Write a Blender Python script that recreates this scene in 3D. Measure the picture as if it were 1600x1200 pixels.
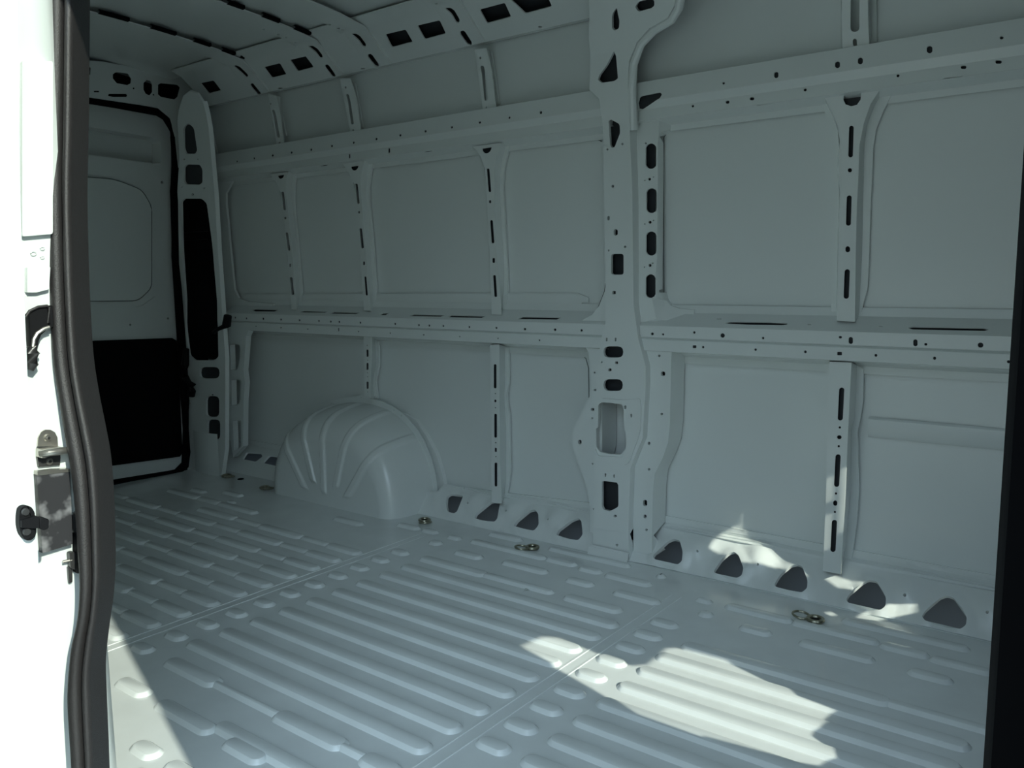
import bpy, bmesh, math, random
from mathutils import Vector, Matrix
from mathutils.geometry import delaunay_2d_cdt
random.seed(4)
C = bpy.context.scene.collection
for o in list(bpy.data.objects): bpy.data.objects.remove(o)

# ------------------------------------------------------------ camera, sky, sun, exposure
FPX, YAW, PITCH, ROLL = 1302.215, -0.656115, -0.127824, -0.0107565
CAM = Vector((0, 0, 1.0))
_f = Vector((math.sin(YAW)*math.cos(PITCH), math.cos(YAW)*math.cos(PITCH), math.sin(PITCH)))
_r = Vector((math.cos(YAW), -math.sin(YAW), 0)); _u = _r.cross(_f)
RT = _r*math.cos(ROLL) + _u*math.sin(ROLL); UP = RT.cross(_f); FW = _f
cam_d = bpy.data.cameras.new('camera'); cam = bpy.data.objects.new('camera', cam_d); C.objects.link(cam)
cam_d.sensor_fit = 'HORIZONTAL'; cam_d.sensor_width = 36; cam_d.lens = FPX/1600*36
cam_d.clip_start = .02; cam_d.clip_end = 500
cam.matrix_world = Matrix(((RT.x, UP.x, -FW.x, 0), (RT.y, UP.y, -FW.y, 0), (RT.z, UP.z, -FW.z, 1.0), (0, 0, 0, 1)))
bpy.context.scene.camera = cam

SC = bpy.context.scene
SC.view_settings.view_transform = 'Standard'; SC.view_settings.look = 'None'
SC.view_settings.gamma = 1; SC.view_settings.use_curve_mapping = False
SC.view_settings.exposure = 0.0
w = bpy.data.worlds.new('sky'); SC.world = w; w.use_nodes = True
_n = w.node_tree; _bg = _n.nodes['Background']; _tc = _n.nodes.new('ShaderNodeTexCoord'); _sx = _n.nodes.new('ShaderNodeSeparateXYZ'); _rm = _n.nodes.new('ShaderNodeValToRGB')
_n.links.new(_tc.outputs['Generated'], _sx.inputs[0]); _n.links.new(_sx.outputs['Z'], _rm.inputs['Fac']); _n.links.new(_rm.outputs['Color'], _bg.inputs['Color'])
_rm.color_ramp.elements[0].position = .05; _rm.color_ramp.elements[0].color = (.16, .19, .17, 1)       # trees and houses low down
_rm.color_ramp.elements[1].position = .42; _rm.color_ramp.elements[1].color = (.62, .82, 1.0, 1)       # bright blue-white sky
_dt = _n.nodes.new('ShaderNodeVectorMath'); _dt.operation = 'DOT_PRODUCT'; _dt.inputs[1].default_value = (.95, -.30, 0)     # the sky is brighter on the sun's side
_mr = _n.nodes.new('ShaderNodeMapRange'); _mr.inputs['From Min'].default_value = .1; _mr.inputs['From Max'].default_value = 1
_mr.inputs['To Min'].default_value = .72; _mr.inputs['To Max'].default_value = 5.0
_n.links.new(_tc.outputs['Generated'], _dt.inputs[0]); _n.links.new(_dt.outputs['Value'], _mr.inputs['Value']); _n.links.new(_mr.outputs['Result'], _bg.inputs['Strength'])
ELEV = math.radians(30)
SUN = Vector((-.9525*math.cos(ELEV), .3046*math.cos(ELEV), -math.sin(ELEV)))    # the way the light travels
sd = bpy.data.lights.new('sun', 'SUN'); so = bpy.data.objects.new('sun', sd); C.objects.link(so)
sd.energy = 4.2; sd.angle = math.radians(.53); sd.color = (.96, 1.0, .86)
so.rotation_euler = SUN.to_track_quat('-Z', 'Y').to_euler(); so.location = (4, -2, 4)

# ------------------------------------------------------------ materials
def mat(name, col, rough=.4, metal=0, spec=.5, coat=0, noise=0, nscale=30, bump=0, bscale=300, streak=False):
    m = bpy.data.materials.new(name); m.use_nodes = True
    nt = m.node_tree; b = nt.nodes['Principled BSDF']
    b.inputs['Base Color'].default_value = (*col, 1); b.inputs['Roughness'].default_value = rough
    b.inputs['Metallic'].default_value = metal; b.inputs['Specular IOR Level'].default_value = spec
    b.inputs['Coat Weight'].default_value = coat; b.inputs['Coat Roughness'].default_value = .12
    tc = nt.nodes.new('ShaderNodeTexCoord')
    if noise:
        n = nt.nodes.new('ShaderNodeTexNoise'); n.inputs['Scale'].default_value = nscale; n.inputs['Detail'].default_value = 5
        nt.links.new(tc.outputs['Object'], n.inputs['Vector'])
        r = nt.nodes.new('ShaderNodeValToRGB')
        r.color_ramp.elements[0].position = .3; r.color_ramp.elements[1].position = .7
        r.color_ramp.elements[0].color = (*[c*(1-noise) for c in col], 1); r.color_ramp.elements[1].color = (*[min(1, c*(1+noise*.5)) for c in col], 1)
        nt.links.new(n.outputs['Fac'], r.inputs['Fac']); nt.links.new(r.outputs['Color'], b.inputs['Base Color'])
    if bump:
        n2 = nt.nodes.new('ShaderNodeTexNoise'); n2.inputs['Scale'].default_value = bscale; n2.inputs['Detail'].default_value = 3
        nt.links.new(tc.outputs['Object'], n2.inputs['Vector'])
        bp = nt.nodes.new('ShaderNodeBump'); bp.inputs['Strength'].default_value = bump; bp.inputs['Distance'].default_value = .01
        nt.links.new(n2.outputs['Fac'], bp.inputs['Height']); nt.links.new(bp.outputs['Normal'], b.inputs['Normal'])
    return m
PAINT = mat('white_van_paint', (.79, .83, .81), .27, coat=.3, bump=.04, bscale=3)
FLOORP = mat('white_floor_paint', (.79, .83, .82), .24, coat=.3, noise=.05, nscale=9, bump=.05, bscale=6)
EXT = mat('white_body_paint', (.80, .85, .82), .3, coat=.5)
RUBBER = mat('black_rubber', (.020, .018, .018), .5, noise=.2, nscale=200, bump=.15, bscale=600)
BLACKP = mat('black_plastic', (.006, .006, .007), .7, spec=.2)
MATT = mat('matt_black_trim', (.003, .003, .004), .9, spec=.1)
STEEL = mat('zinc_steel', (.55, .53, .48), .32, metal=.9)
RINGM = mat('tarnished_ring_steel', (.30, .29, .22), .3, metal=.85)
DSTEEL = mat('dark_steel', (.10, .10, .10), .4, metal=.7, noise=.3)
PRIMER = mat('grey_cavity_primer', (.17, .185, .215), .6)
HOLE_SHADE = mat('painted_hole_shade', (.028, .031, .036), .6)  # near-black colour standing in for the shade inside holes
SEALANT = mat('grey_seam_sealant', (.10, .12, .12), .6)
GROUND = mat('concrete_ground', (.34, .35, .33), .9, noise=.2, nscale=3)
# worn plate: dark plate with rubbed grey blotches
WORN = mat('worn_black_plate', (.03, .03, .032), .45, noise=.2)
_nt = WORN.node_tree; _rp = [n for n in _nt.nodes if n.type == 'VALTORGB'][0]; _nz = [n for n in _nt.nodes if n.type == 'TEX_NOISE'][0]
_nz.inputs['Scale'].default_value = 26; _nz.inputs['Detail'].default_value = 3
_rp.color_ramp.elements[0].position = .50; _rp.color_ramp.elements[0].color = (.035, .035, .038, 1)
_rp.color_ramp.elements[1].position = .68; _rp.color_ramp.elements[1].color = (.30, .30, .31, 1)

# ------------------------------------------------------------ helpers
def tag(o, label=None, cat=None, group=None, kind=None):
    if label: o['label'] = label
    if cat: o['category'] = cat
    if group: o['group'] = group
    if kind: o['kind'] = kind
    return o
def link(name, me, m, parent=None, smooth=35):
    me.materials.append(m); o = bpy.data.objects.new(name, me); C.objects.link(o)
    if smooth:
        for p in me.polygons: p.use_smooth = True
        me.set_sharp_from_angle(angle=math.radians(smooth))
    if parent: o.parent = parent
    return o
def build(name, bm, m, parent=None, smooth=35, fix=True):
    if fix: bmesh.ops.recalc_face_normals(bm, faces=bm.faces)
    me = bpy.data.meshes.new(name); bm.to_mesh(me); bm.free()
    return link(name, me, m, parent, smooth)
def ray(u, v): return RT*(u-800) - UP*(v-600) + FW*FPX
def onX(u, v, x): d = ray(u, v); return CAM + d*(x/d.x)
def onY(u, v, y): d = ray(u, v); return CAM + d*(y/d.y)
def onZ(u, v, z=0): d = ray(u, v); return CAM + d*((z-1.0)/d.z)

class Prism:
    """A sheet-metal section: a profile in (y, z) drawn out along the van (x)."""
    def __init__(s, prof, off=0):
        s.p = [Vector(q) for q in prof]; s.t = [0]
        for a, b in zip(s.p, s.p[1:]): s.t.append(s.t[-1]+(b-a).length)
    def px(s, u, v):
        d = ray(u, v); dy, dz = d.y, d.z; best = None
        n = len(s.p)-1
        for i in range(n):
            a, b = s.p[i], s.p[i+1]; e = b-a
            den = dy*e.y - dz*e.x
            if abs(den) < 1e-9: continue
            q = Vector((a.x, a.y-1.0))
            k = (q.x*e.y - q.y*e.x)/den; l = (q.x*dz - q.y*dy)/den
            l = (dy*q.y - dz*q.x)/(-den) if False else l
            lo = -9 if i == 0 else -1e-6; hi = 10 if i == n-1 else 1+1e-6
            if k > 0 and lo <= l <= hi and (best is None or k < best[0]): best = (k, s.t[i]+l*e.length)
        k, t = best
        return (d.x*k, t)
    def P(s, x, t, h=0):
        i = 0
        while i < len(s.p)-2 and t > s.t[i+1]: i += 1
        a, b = s.p[i], s.p[i+1]; e = (b-a).normalized(); q = a + e*(t-s.t[i])
        nrm = Vector((-e.y, e.x))           # faces the camera side
        return Vector((x, q.x+nrm.x*h, q.y+nrm.y*h))
    def kinks(s): return s.t[1:-1]
    def tz(s, z):
        for i in range(len(s.p)-1):
            a, b = s.p[i], s.p[i+1]
            if (a.y-z)*(b.y-z) <= 0 and a.y != b.y: return s.t[i]+(z-a.y)/(b.y-a.y)*(s.t[i+1]-s.t[i])
        return s.t[0]+(z-s.p[0].y)
class PlaneX:
    """A cross-wise plane x = const; parameters are (y, z); h goes forward (+x)."""
    def __init__(s, x): s.x = x
    def px(s, u, v): q = onX(u, v, s.x); return (q.y, q.z)
    def P(s, a, b, h=0): return Vector((s.x+h, a, b))
    def kinks(s): return []

def onP(S, u, v, h): x, t = S.px(u, v); return S.P(x, t, h)
def inpoly(x, y, poly):
    c = False; j = len(poly)-1
    for i in range(len(poly)):
        xi, yi = poly[i]; xj, yj = poly[j]
        if (yi > y) != (yj > y) and x < (xj-xi)*(y-yi)/(yj-yi)+xi: c = not c
        j = i
    return c
def fillet(pts, r=.35, n=3):
    """round every corner of a polygon a little (r is a fraction of the shorter edge)"""
    out = []; N = len(pts)
    for i in range(N):
        p = Vector(pts[i]); a = Vector(pts[i-1]); b = Vector(pts[(i+1) % N])
        l = min((a-p).length, (b-p).length)*r
        if l < 1e-6: out.append(tuple(p)); continue
        s = p+(a-p).normalized()*l; e = p+(b-p).normalized()*l
        for k in range(n+1):
            t = k/n; out.append(tuple(s*(1-t)**2+p*2*t*(1-t)+e*t*t))
    return out
def O(cx, cy, w, h=None, n=12):
    """pixel outline of a slot w by h"""
    h = h or w; r = min(w, h)/2; dx = max(0, w/2-r); dy = max(0, h/2-r); out = []
    for k in range(n):
        a = 2*math.pi*(k+.5)/n; ca, sa = math.cos(a), math.sin(a)
        out.append((cx+r*ca+(dx if ca > 0 else -dx), cy+r*sa+(dy if sa > 0 else -dy)))
    return out
def Sk(cx, cy, w, h, top):
    """a slot leaning sideways by `top` pixels from centre to top"""
    return [(x-(y-cy)/(h/2)*top, y) for x, y in O(cx, cy, w, h)]
def Rr(x0, y0, x1, y1, r=.25): return fillet([(x0, y0), (x1, y0), (x1, y1), (x0, y1)], r, 3)
def Z(ox, oy, s, pts): return [(ox+a/s, oy+b/s) for a, b in pts]

def sheet_bm(S, outer, holes=(), th=.012, relief=None, grid=None, px=True, rim=.005, raw=None, creases=(), rimo=None):
    if px: outer = [S.px(*q) for q in outer]
    hs = []
    for h in holes: hs.append([S.px(*q) for q in h])
    if raw: hs += raw
    V = []; E = []
    def addloop(L):
        b = len(V); V.extend(Vector(q) for q in L)
        E.extend((b+i, b+(i+1) % len(L)) for i in range(len(L)))
    addloop(outer)
    for h in hs: addloop(h)
    xs = [q[0] for q in outer]; ts = [q[1] for q in outer]
    x0, x1, t0, t1 = min(xs), max(xs), min(ts), max(ts)
    for k in list(S.kinks()):
        if t0 < k < t1: b = len(V); V += [Vector((x0-.01, k)), Vector((x1+.01, k))]; E.append((b, b+1))
    for c in creases:
        b = len(V); V += [Vector(q) for q in c]; E += [(b+i, b+i+1) for i in range(len(c)-1)]
    if grid:
        nx = max(1, int((x1-x0)/grid)); nt_ = max(1, int((t1-t0)/grid))
        for i in range(nx+1):
            for j in range(nt_+1):
                a = x0+(x1-x0)*(i+.13)/(nx+.3); b = t0+(t1-t0)*(j+.17)/(nt_+.3)
                V.append(Vector((a, b)))
    vo, eo, fo, *_ = delaunay_2d_cdt(V, E, [], 0, 1e-6)
    bm = bmesh.new(); bv = {}
    def gv(i):
        if i not in bv:
            x, t = vo[i]; bv[i] = bm.verts.new(S.P(x, t, relief(x, t) if relief else 0))
        return bv[i]
    hb = [(min(q[0] for q in h), max(q[0] for q in h), min(q[1] for q in h), max(q[1] for q in h), h) for h in hs]
    for f in fo:
        cx = sum(vo[i].x for i in f)/len(f); cy = sum(vo[i].y for i in f)/len(f)
        if not inpoly(cx, cy, outer): continue
        if any(a < cx < b and c < cy < d and inpoly(cx, cy, h) for a, b, c, d, h in hb): continue
        try: bm.faces.new([gv(i) for i in f])
        except ValueError: pass
    # orient every face to the camera side
    bm.normal_update()
    back = S.P(0, 0, 1)-S.P(0, 0, 0)
    for f in bm.faces:
        c = f.calc_center_median()
        if f.normal.dot(CAM-c) < 0 and not isinstance(S, Prism): f.normal_flip()
    if isinstance(S, Prism):
        for f in bm.faces:
            c = f.calc_center_median()
            if f.normal.dot(Vector((c.x, 0, 1))-c) < 0: f.normal_flip()
    # rolled edges: every border and every hole gets a rim going back
    if rim:
        be = [e for e in bm.edges if e.is_boundary]
        inv = {v: k for k, v in bv.items()}
        r = bmesh.ops.extrude_edge_only(bm, edges=be)
        nv = [g for g in r['geom'] if isinstance(g, bmesh.types.BMVert)]
        # match new verts with their source
        src = {}
        for e in r['geom']:
            pass
        for v in nv:
            for e in v.link_edges:
                o = e.other_vert(v)
                if o in inv and (o.co-v.co).length < 1e-7: src[v] = o; break
        for v in nv:
            o = src.get(v)
            if o is None: continue
            x, t = vo[inv[o]]; rr = rim
            if rimo is not None and any((Vector((x, t))-Vector(q)).length < 1e-5 for q in outer): rr = rimo
            v.co = S.P(x, t, (relief(x, t) if relief else 0)-rr)
    return bm
def sheet(name, S, outer, holes=(), m=None, parent=None, smooth=28, backing=0, **k):
    o = build(name, sheet_bm(S, outer, holes, **k), m or PAINT, parent, smooth, fix=False)
    if backing: back_plate(S, outer, o, backing, px=k.get('px', True))
    return o
def back_plate(S, outer, parent, d, px=True, holes=(), raw=None):  # added dark sheet behind the holes, painting in their shade
    if px: return build('hole_shade_backing', sheet_bm(Prism([(q.x+d, q.y) for q in S.p]), outer, holes, rim=.002, raw=raw), HOLE_SHADE, parent, 0, fix=False)
    return build('hole_shade_backing', sheet_bm(S, outer, holes, rim=.002, px=False, raw=raw, relief=lambda x, t: -d), HOLE_SHADE, parent, 0, fix=False)

def box_bm(bm, x0, x1, y0, y1, z0, z1, bev=0):
    g = bmesh.ops.create_cube(bm, size=1)['verts']
    for v in g: v.co = Vector(((x0+x1)/2+v.co.x*(x1-x0), (y0+y1)/2+v.co.y*(y1-y0), (z0+z1)/2+v.co.z*(z1-z0)))
    if bev:
        es = list({e for v in g for e in v.link_edges})
        bmesh.ops.bevel(bm, geom=es, offset=bev, segments=2, affect='EDGES', profile=.6)
    return bm
def tube_bm(bm, pts, r, n=10, caps=True, closed=False):
    pts = [Vector(p) for p in pts]; rings = []; N = len(pts)
    for i, p in enumerate(pts):
        a = pts[i-1] if (i > 0 or closed) else p; b = pts[(i+1) % N] if (i < N-1 or closed) else p
        d = (b-a).normalized(); s = d.cross(Vector((0, 0, 1)))
        if s.length < .05: s = d.cross(Vector((1, 0, 0)))
        s.normalize(); q = s.cross(d); rr = r[i] if isinstance(r, (list, tuple)) else r
        rings.append([bm.verts.new(p+(s*math.cos(2*math.pi*k/n)+q*math.sin(2*math.pi*k/n))*rr) for k in range(n)])
    for i in range(N if closed else N-1):
        A, B = rings[i], rings[(i+1) % N]
        for k in range(n): bm.faces.new((A[k], A[(k+1) % n], B[(k+1) % n], B[k]))
    if caps and not closed: bm.faces.new(rings[0]); bm.faces.new(rings[-1][::-1])
    return bm
def loft_bm(bm, rows):
    R = [[bm.verts.new(p) for p in row] for row in rows]
    for a, b in zip(R, R[1:]):
        for i in range(len(a)-1): bm.faces.new((a[i], a[i+1], b[i+1], b[i]))
    return bm
def prism_bm(bm, pts, vec):
    """closed polygon extruded by vec"""
    a = [bm.verts.new(Vector(p)) for p in pts]; b = [bm.verts.new(Vector(p)+vec) for p in pts]
    bm.faces.new(a); bm.faces.new(b[::-1])
    for i in range(len(a)): j = (i+1) % len(a); bm.faces.new((a[i], b[i], b[j], a[j]))
    return bm
def resample(pl, n):
    pl = [Vector(p) for p in pl]; L = [0]
    for a, b in zip(pl, pl[1:]): L.append(L[-1]+(b-a).length)
    out = []
    for k in range(n):
        s = L[-1]*k/(n-1); i = 0
        while i < len(L)-2 and s > L[i+1]: i += 1
        t = (s-L[i])/max(1e-9, L[i+1]-L[i]); out.append(pl[i].lerp(pl[i+1], t))
    return out

# ------------------------------------------------------------ sections of the body
SKIN = Prism([(2.625, .095), (2.622, .72), (2.580, .885), (2.574, 1.3), (2.566, 1.62), (2.562, 1.8), (2.558, 1.876), (2.66, 1.90), (2.64, 2.03), (2.55, 2.085)])
BEAM = Prism([(2.613, .70), (2.612, .7225), (2.590, .733), (2.50, .7485), (2.502, .786), (2.510, .790), (2.500, .7945), (2.50, .8325), (2.566, .8745), (2.572, .90)])
RAIL = Prism([(2.560, 1.470), (2.558, 1.489), (2.50, 1.5035), (2.508, 1.5375), (2.49, 1.560), (2.505, 1.6262), (2.596, 1.634)])
CANT = Prism([(2.555, 1.874), (2.49, 1.8595), (2.352, 1.976), (2.30, 1.995)])
PIL = Prism([(2.499, 0), (2.485, .10), (2.48, .8), (2.47, 1.5), (2.43, 1.72), (2.36, 1.87), (2.24, 1.985)])
PILF = Prism([(2.52, 0), (2.515, .8), (2.515, 1.45), (2.53, 1.62), (2.54, 1.86)])
SILL = Prism([(2.495, 0.001), (2.600, .116), (2.617, .125), (2.618, .15)])
ROOF = lambda y: 2.047-.07*(y-1.55)**2
RPIL = Prism([(2.405, 0), (2.40, .9), (2.36, 1.4), (2.33, 1.6), (2.27, 1.80), (2.22, 1.9)])

# ------------------------------------------------------------ the setting
tag(build('ground', box_bm(bmesh.new(), -25, 25, -25, 25, -.72, -.62), GROUND, smooth=0), kind='structure')

# floor: one pressed plate with raised ribs and dimples on a 100 mm pitch
bm = bmesh.new()
for (x0, x1) in ((-4.02, -2.205), (-2.205, -1.125), (-1.125, .2)):
    box_bm(bm, x0, x1, .60, 2.505, -.03, 0)
def rib(x0, x1, y0, wd=.056, hh=.0095, n=12):
    r = wd/2; yc = y0+r; rows = []
    for ins, z in ((0, -.001), (.0015, hh*.12), (.0095, hh*.92), (.012, hh)):
        ri = r-min(ins, r*.8); row = []
        for k in range(2*n):
            a = math.pi/2+math.pi*(k % n)/(n-1) if k < n else -math.pi/2+math.pi*(k % n)/(n-1)
            cx = (x0+r) if k < n else (x1-r)
            row.append(bm.verts.new((cx+ri*math.cos(a), yc+ri*math.sin(a), z)))
        rows.append(row)
    for a, b in zip(rows, rows[1:]):
        for i in range(len(a)): j = (i+1) % len(a); bm.faces.new((a[i], a[j], b[j], b[i]))
    bm.faces.new(rows[-1])
PY = [1.075+.0985*i for i in range(11)]       # near edges of the ribs
# middle section
for i, y in enumerate(PY[1:11]):
    if i < 9: rib(-2.065+.005*i, -1.155, y)
    else:
        rib(-2.03, -1.72, y); rib(-1.74, -1.45, y+.008, .042); rib(-1.41, -1.20, y)
rib(-2.01, -1.78, 1.075); rib(-1.80, -1.53, 1.088, .030); rib(-1.55, -1.31, 1.075); rib(-1.33, -1.24, 1.088, .030); rib(-1.26, -1.15, 1.075)
for y in PY[:11]: rib(-2.175, -2.09, y, .052)
for y in PY[2:11]: rib(-1.105, -1.015, y, .052)
for y in (.66, .76, .86, .96):
    rib(-1.09, -1.0, y, .05)
def ribpx(u0, v0, u1, v1, wd=.052):
    a, b = onZ(u0, v0), onZ(u1, v1); rib(a.x, b.x, (a.y+b.y)/2, wd)
ribpx(165, 1072, 222, 1092); ribpx(228, 1107, 322, 1152); ribpx(190, 1172, 232, 1192); ribpx(240, 1205, 300, 1235)
ribpx(335, 1168, 400, 1200); 
rib(-1.62, -1.20, .97, .05); rib(-1.95, -1.7, .76, .05); rib(-1.6, -1.2, .76, .05); rib(-1.9, -1.3, .66, .05)
# by the far wall, middle
ribpx(695, 869, 755, 873); ribpx(775, 883, 853, 898, .05); ribpx(728, 849, 850, 876, .046); ribpx(848, 876, 895, 888, .05)
ribpx(897, 891, 936, 899, .05); ribpx(938, 902, 1014, 919, .05); ribpx(878, 909, 922, 920, .05); ribpx(950, 930, 1028, 947, .05)
ribpx(757, 837, 812, 848, .045); ribpx(853, 859, 980, 890, .042); ribpx(615, 822, 650, 830, .045); ribpx(652, 831, 680, 836, .045)
ribpx(663, 850, 684, 854); ribpx(1021, 902, 1036, 906, .04); ribpx(513, 813, 562, 823, .05); ribpx(694, 841, 716, 846, .04)
# front section
for i, y in enumerate(PY[2:10]):
    if i in (7,): rib(-.96, -.42, y); rib(-.44, -.2, y+.008, .04); rib(-.22, .1, y)
    else: rib(-.985, -.10+(-.14 if i > 3 else 0), y)
for y in (.66, .76, .86, .96, 1.06, 1.17): rib(-.985, -.1, y)
ribpx(1148, 985, 1203, 997, .05); ribpx(1243, 1008, 1364, 1041, .05); ribpx(1413, 1054, 1488, 1075, .05)
ribpx(1085, 962, 1110, 968, .05); ribpx(1128, 950, 1235, 978, .048); ribpx(1233, 976, 1372, 1012, .044); ribpx(1370, 1012, 1450, 1034, .05); ribpx(1448, 1034, 1551, 1060, .044)
ribpx(1310, 974, 1515, 1022, .045); ribpx(1082, 940, 1110, 946, .04)
# rear section: ribs interrupted by flat joggles
segs = [(-2.42, -2.235, 0), (-2.575, -2.41, 1), (-2.84, -2.565, 0), (-3.01, -2.83, 1), (-3.28, -3.0, 0), (-3.44, -3.27, 1), (-3.70, -3.43, 0), (-3.83, -3.715, 1)]
for i, y in enumerate([.78, .88, .98]+PY[:10]):
    for k, (a, b, nrw) in enumerate(segs):
        if i > 11 and k > 4: continue
        a2, b2 = a-.006*0, b
        rib(a2, b2, y+(.009 if nrw else 0), .040 if nrw else .054, .0095 if not nrw else .008)
for k, (a, b, nrw) in enumerate(segs[4:7]): rib(a, b, 2.065, .05)
rib(-3.45, -3.30, 2.20, .045); rib(-3.62, -3.5, 2.14, .045); rib(-3.28, -3.22, 2.11, .04)
# lap seams between the three floor pressings
for xs in (-2.215, -1.130):
    for dx in (-.017, .017):
        g = [(xs+dx-.004, -.001), (xs+dx-.002, .0016), (xs+dx+.002, .0016), (xs+dx+.004, -.001)]
        loft_bm(bm, [[(a, y, z) for a, z in g] for y in (.62, 2.30)])
floor = tag(build('floor', bm, FLOORP, smooth=22), kind='structure')

# ceiling skin
bm = bmesh.new()
loft_bm(bm, [[(x, y, ROOF(y)-(.004*math.sin((x+4)*7)*math.sin((y-.6)*5))) for y in [.60+i*.09 for i in range(21)]] for x in [-4.15+.15*i for i in range(30)]])
tag(build('ceiling', bm, PAINT), kind='structure')
bm = bmesh.new(); box_bm(bm, -4.2, .25, .5, 2.7, 2.09, 2.12)
tag(build('trim_1', bm, PRIMER), kind='structure')           # the outer roof

# left wall skin, pressed with shallow swages
bm = bmesh.new()
xs = [-4.15+.05*i for i in range(90)]
ts = sorted(set([SKIN.t[-1]*i/60 for i in range(61)]+SKIN.t[1:-1]))
def skin_rel(x, z):
    h = .003*math.sin(x*5.1+1.3)*math.sin(z*4.3)
    return h
loft_bm(bm, [[SKIN.P(x, t, skin_rel(x, t)) for t in ts] for x in xs])
wall = tag(build('wall_left', bm, PAINT), kind='structure')
bm = bmesh.new(); box_bm(bm, -4.2, .25, 2.72, 2.75, -.3, 2.12)
tag(build('trim_2', bm, PRIMER), kind='structure')           # the outer body side
# swage line of the outer skin low on the right bay, and the long stiffener strips
sheet('stiffener_strip', SKIN, [(385, 459), (905, 458), (911, 461), (921, 465), (921, 472), (911, 473), (910, 500), (385, 500)], m=PAINT, parent=wall, rim=.003,
      relief=lambda x, t: .007)
bm = bmesh.new()
a = SKIN.px(1345, 652); b = SKIN.px(1590, 676); t = (a[1]+b[1])/2
loft_bm(bm, [[SKIN.P(x, t+dt, h) for dt, h in ((-.055, .003), (-.045, .010), (0, .010), (.006, .003))] for x in (-.66, -.3, .2)])
build('swage', bm, PAINT, wall)

# thin sealant seams round the panel bays
def seam(S, pts, parent, h=.0025, r=.0013):
    bm = bmesh.new(); P = []
    for u, v in pts: x, t = S.px(u, v); P.append(S.P(x, t, h))
    tube_bm(bm, P, r, 6); return build('seam', bm, SEALANT, parent)
for pts in ([(1308, 167), (1200, 178), (1062, 198), (1046, 203), (1038, 215), (1037, 330), (1038, 460), (1042, 473), (1052, 482), (1070, 486), (1200, 489), (1302, 491)],
            [(1396, 148), (1500, 135), (1600, 124)], [(1352, 493), (1480, 495), (1596, 497)], [(462, 273), (538, 262)], [(600, 256), (740, 240)], [(800, 229), (870, 219), (905, 215), (922, 214), (941, 221)],
            [(1350, 574), (1592, 587)], [(1095, 561), (1296, 571)], [(402, 521), (567, 532)], [(594, 534), (765, 545)], [(800, 549), (905, 552), (916, 560), (920, 575), (921, 640)]):
    seam(SKIN, pts, wall)
# near side of the body with the side door opening (x -1.36 .. -0.05)
bm = bmesh.new()
box_bm(bm, -4.15, -1.42, .56, .62, -.05, 2.12)
box_bm(bm, -1.50, .2, .46, .66, 1.80, 2.12)
box_bm(bm, -1.50, .2, .42, .61, -.30, -.002); box_bm(bm, 0.0, .2, .57, .66, -.05, 2.1)
tag(build('wall_right', bm, EXT, smooth=0), kind='structure')

# ------------------------------------------------------------ added unseen mask beyond the frame, openings shaped to cast the sun patches
PX = .16
def back(p):
    k = (PX-p.x)/(-SUN.x); return (p.y-SUN.y*k, p.z-SUN.z*k)
def onS(S, u, v): x, t = S.px(u, v); return S.P(x, t)
def mir(L): return [back(p) for p in L]
floor_gap = mir([onZ(*q) for q in [(808, 1012), (840, 997), (872, 996), (930, 1020), (985, 1040), (1010, 1038), (1040, 1013), (1056, 1012), (1130, 1032), (1225, 1078), (1235, 1088), (1300, 1112),
                                   (1290, 1122), (1272, 1135), (1268, 1150), (1290, 1165), (1296, 1185), (1280, 1196), (1230, 1188), (1090, 1150), (1088, 1152), (985, 1115), (940, 1085), (870, 1045)]])
def onSill(u, v): return onY(u, v, 2.57)
wall_gap = mir([onSill(*q) for q in [(1100, 858), (1130, 838)]]+[onY(*q, 2.62) for q in [(1192, 800), (1200, 842)]]+[onSill(*q) for q in [(1228, 862), (1242, 882), (1262, 886), (1328, 922), (1322, 934), (1292, 942), (1250, 926), (1215, 912), (1188, 896), (1150, 893), (1112, 893), (1110, 872)]])
def clip(P, c, keep_less):
    out = []
    for i in range(len(P)):
        a, b = P[i-1], P[i]; ia = (a[0] < c) == keep_less; ib = (b[0] < c) == keep_less
        if ia != ib: t = (c-a[0])/(b[0]-a[0]); out.append((c, a[1]+(b[1]-a[1])*t))
        if ib: out.append(b)
    return out
y0_, y1_ = back(Vector((-.765, 2.53, .2)))[0], back(Vector((-.685, 2.53, .2)))[0]
wall_gaps = [clip(wall_gap, y0_, True), clip(wall_gap, y1_, False)]
post_gaps = [mir([onY(*q, 2.53) for q in L]) for L in ([(1290, 748), (1301, 742), (1299, 784), (1289, 784)], [(1287, 806), (1298, 802), (1295, 858), (1284, 862)], [(1314, 732), (1330, 727), (1330, 760), (1326, 800), (1319, 828), (1309, 838), (1311, 800), (1313, 770)])]
spots = [mir([onZ(*q) for q in [(1336, 965), (1352, 952), (1385, 955), (1402, 964), (1370, 970)]]), mir([onZ(*q) for q in [(1286, 957), (1298, 955), (1308, 961), (1298, 963)]])]
MASK = PlaneX(PX)
bm = sheet_bm(MASK, [(.40, -.3), (2.74, -.3), (2.74, 2.1), (.40, 2.1)], px=False, raw=[floor_gap]+wall_gaps+post_gaps+spots, rim=-.003)
tag(build('sun_mask_front', bm, BLACKP, fix=False), kind='structure')  # unseen black sheet, added to shape the sun and darken the front

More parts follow.
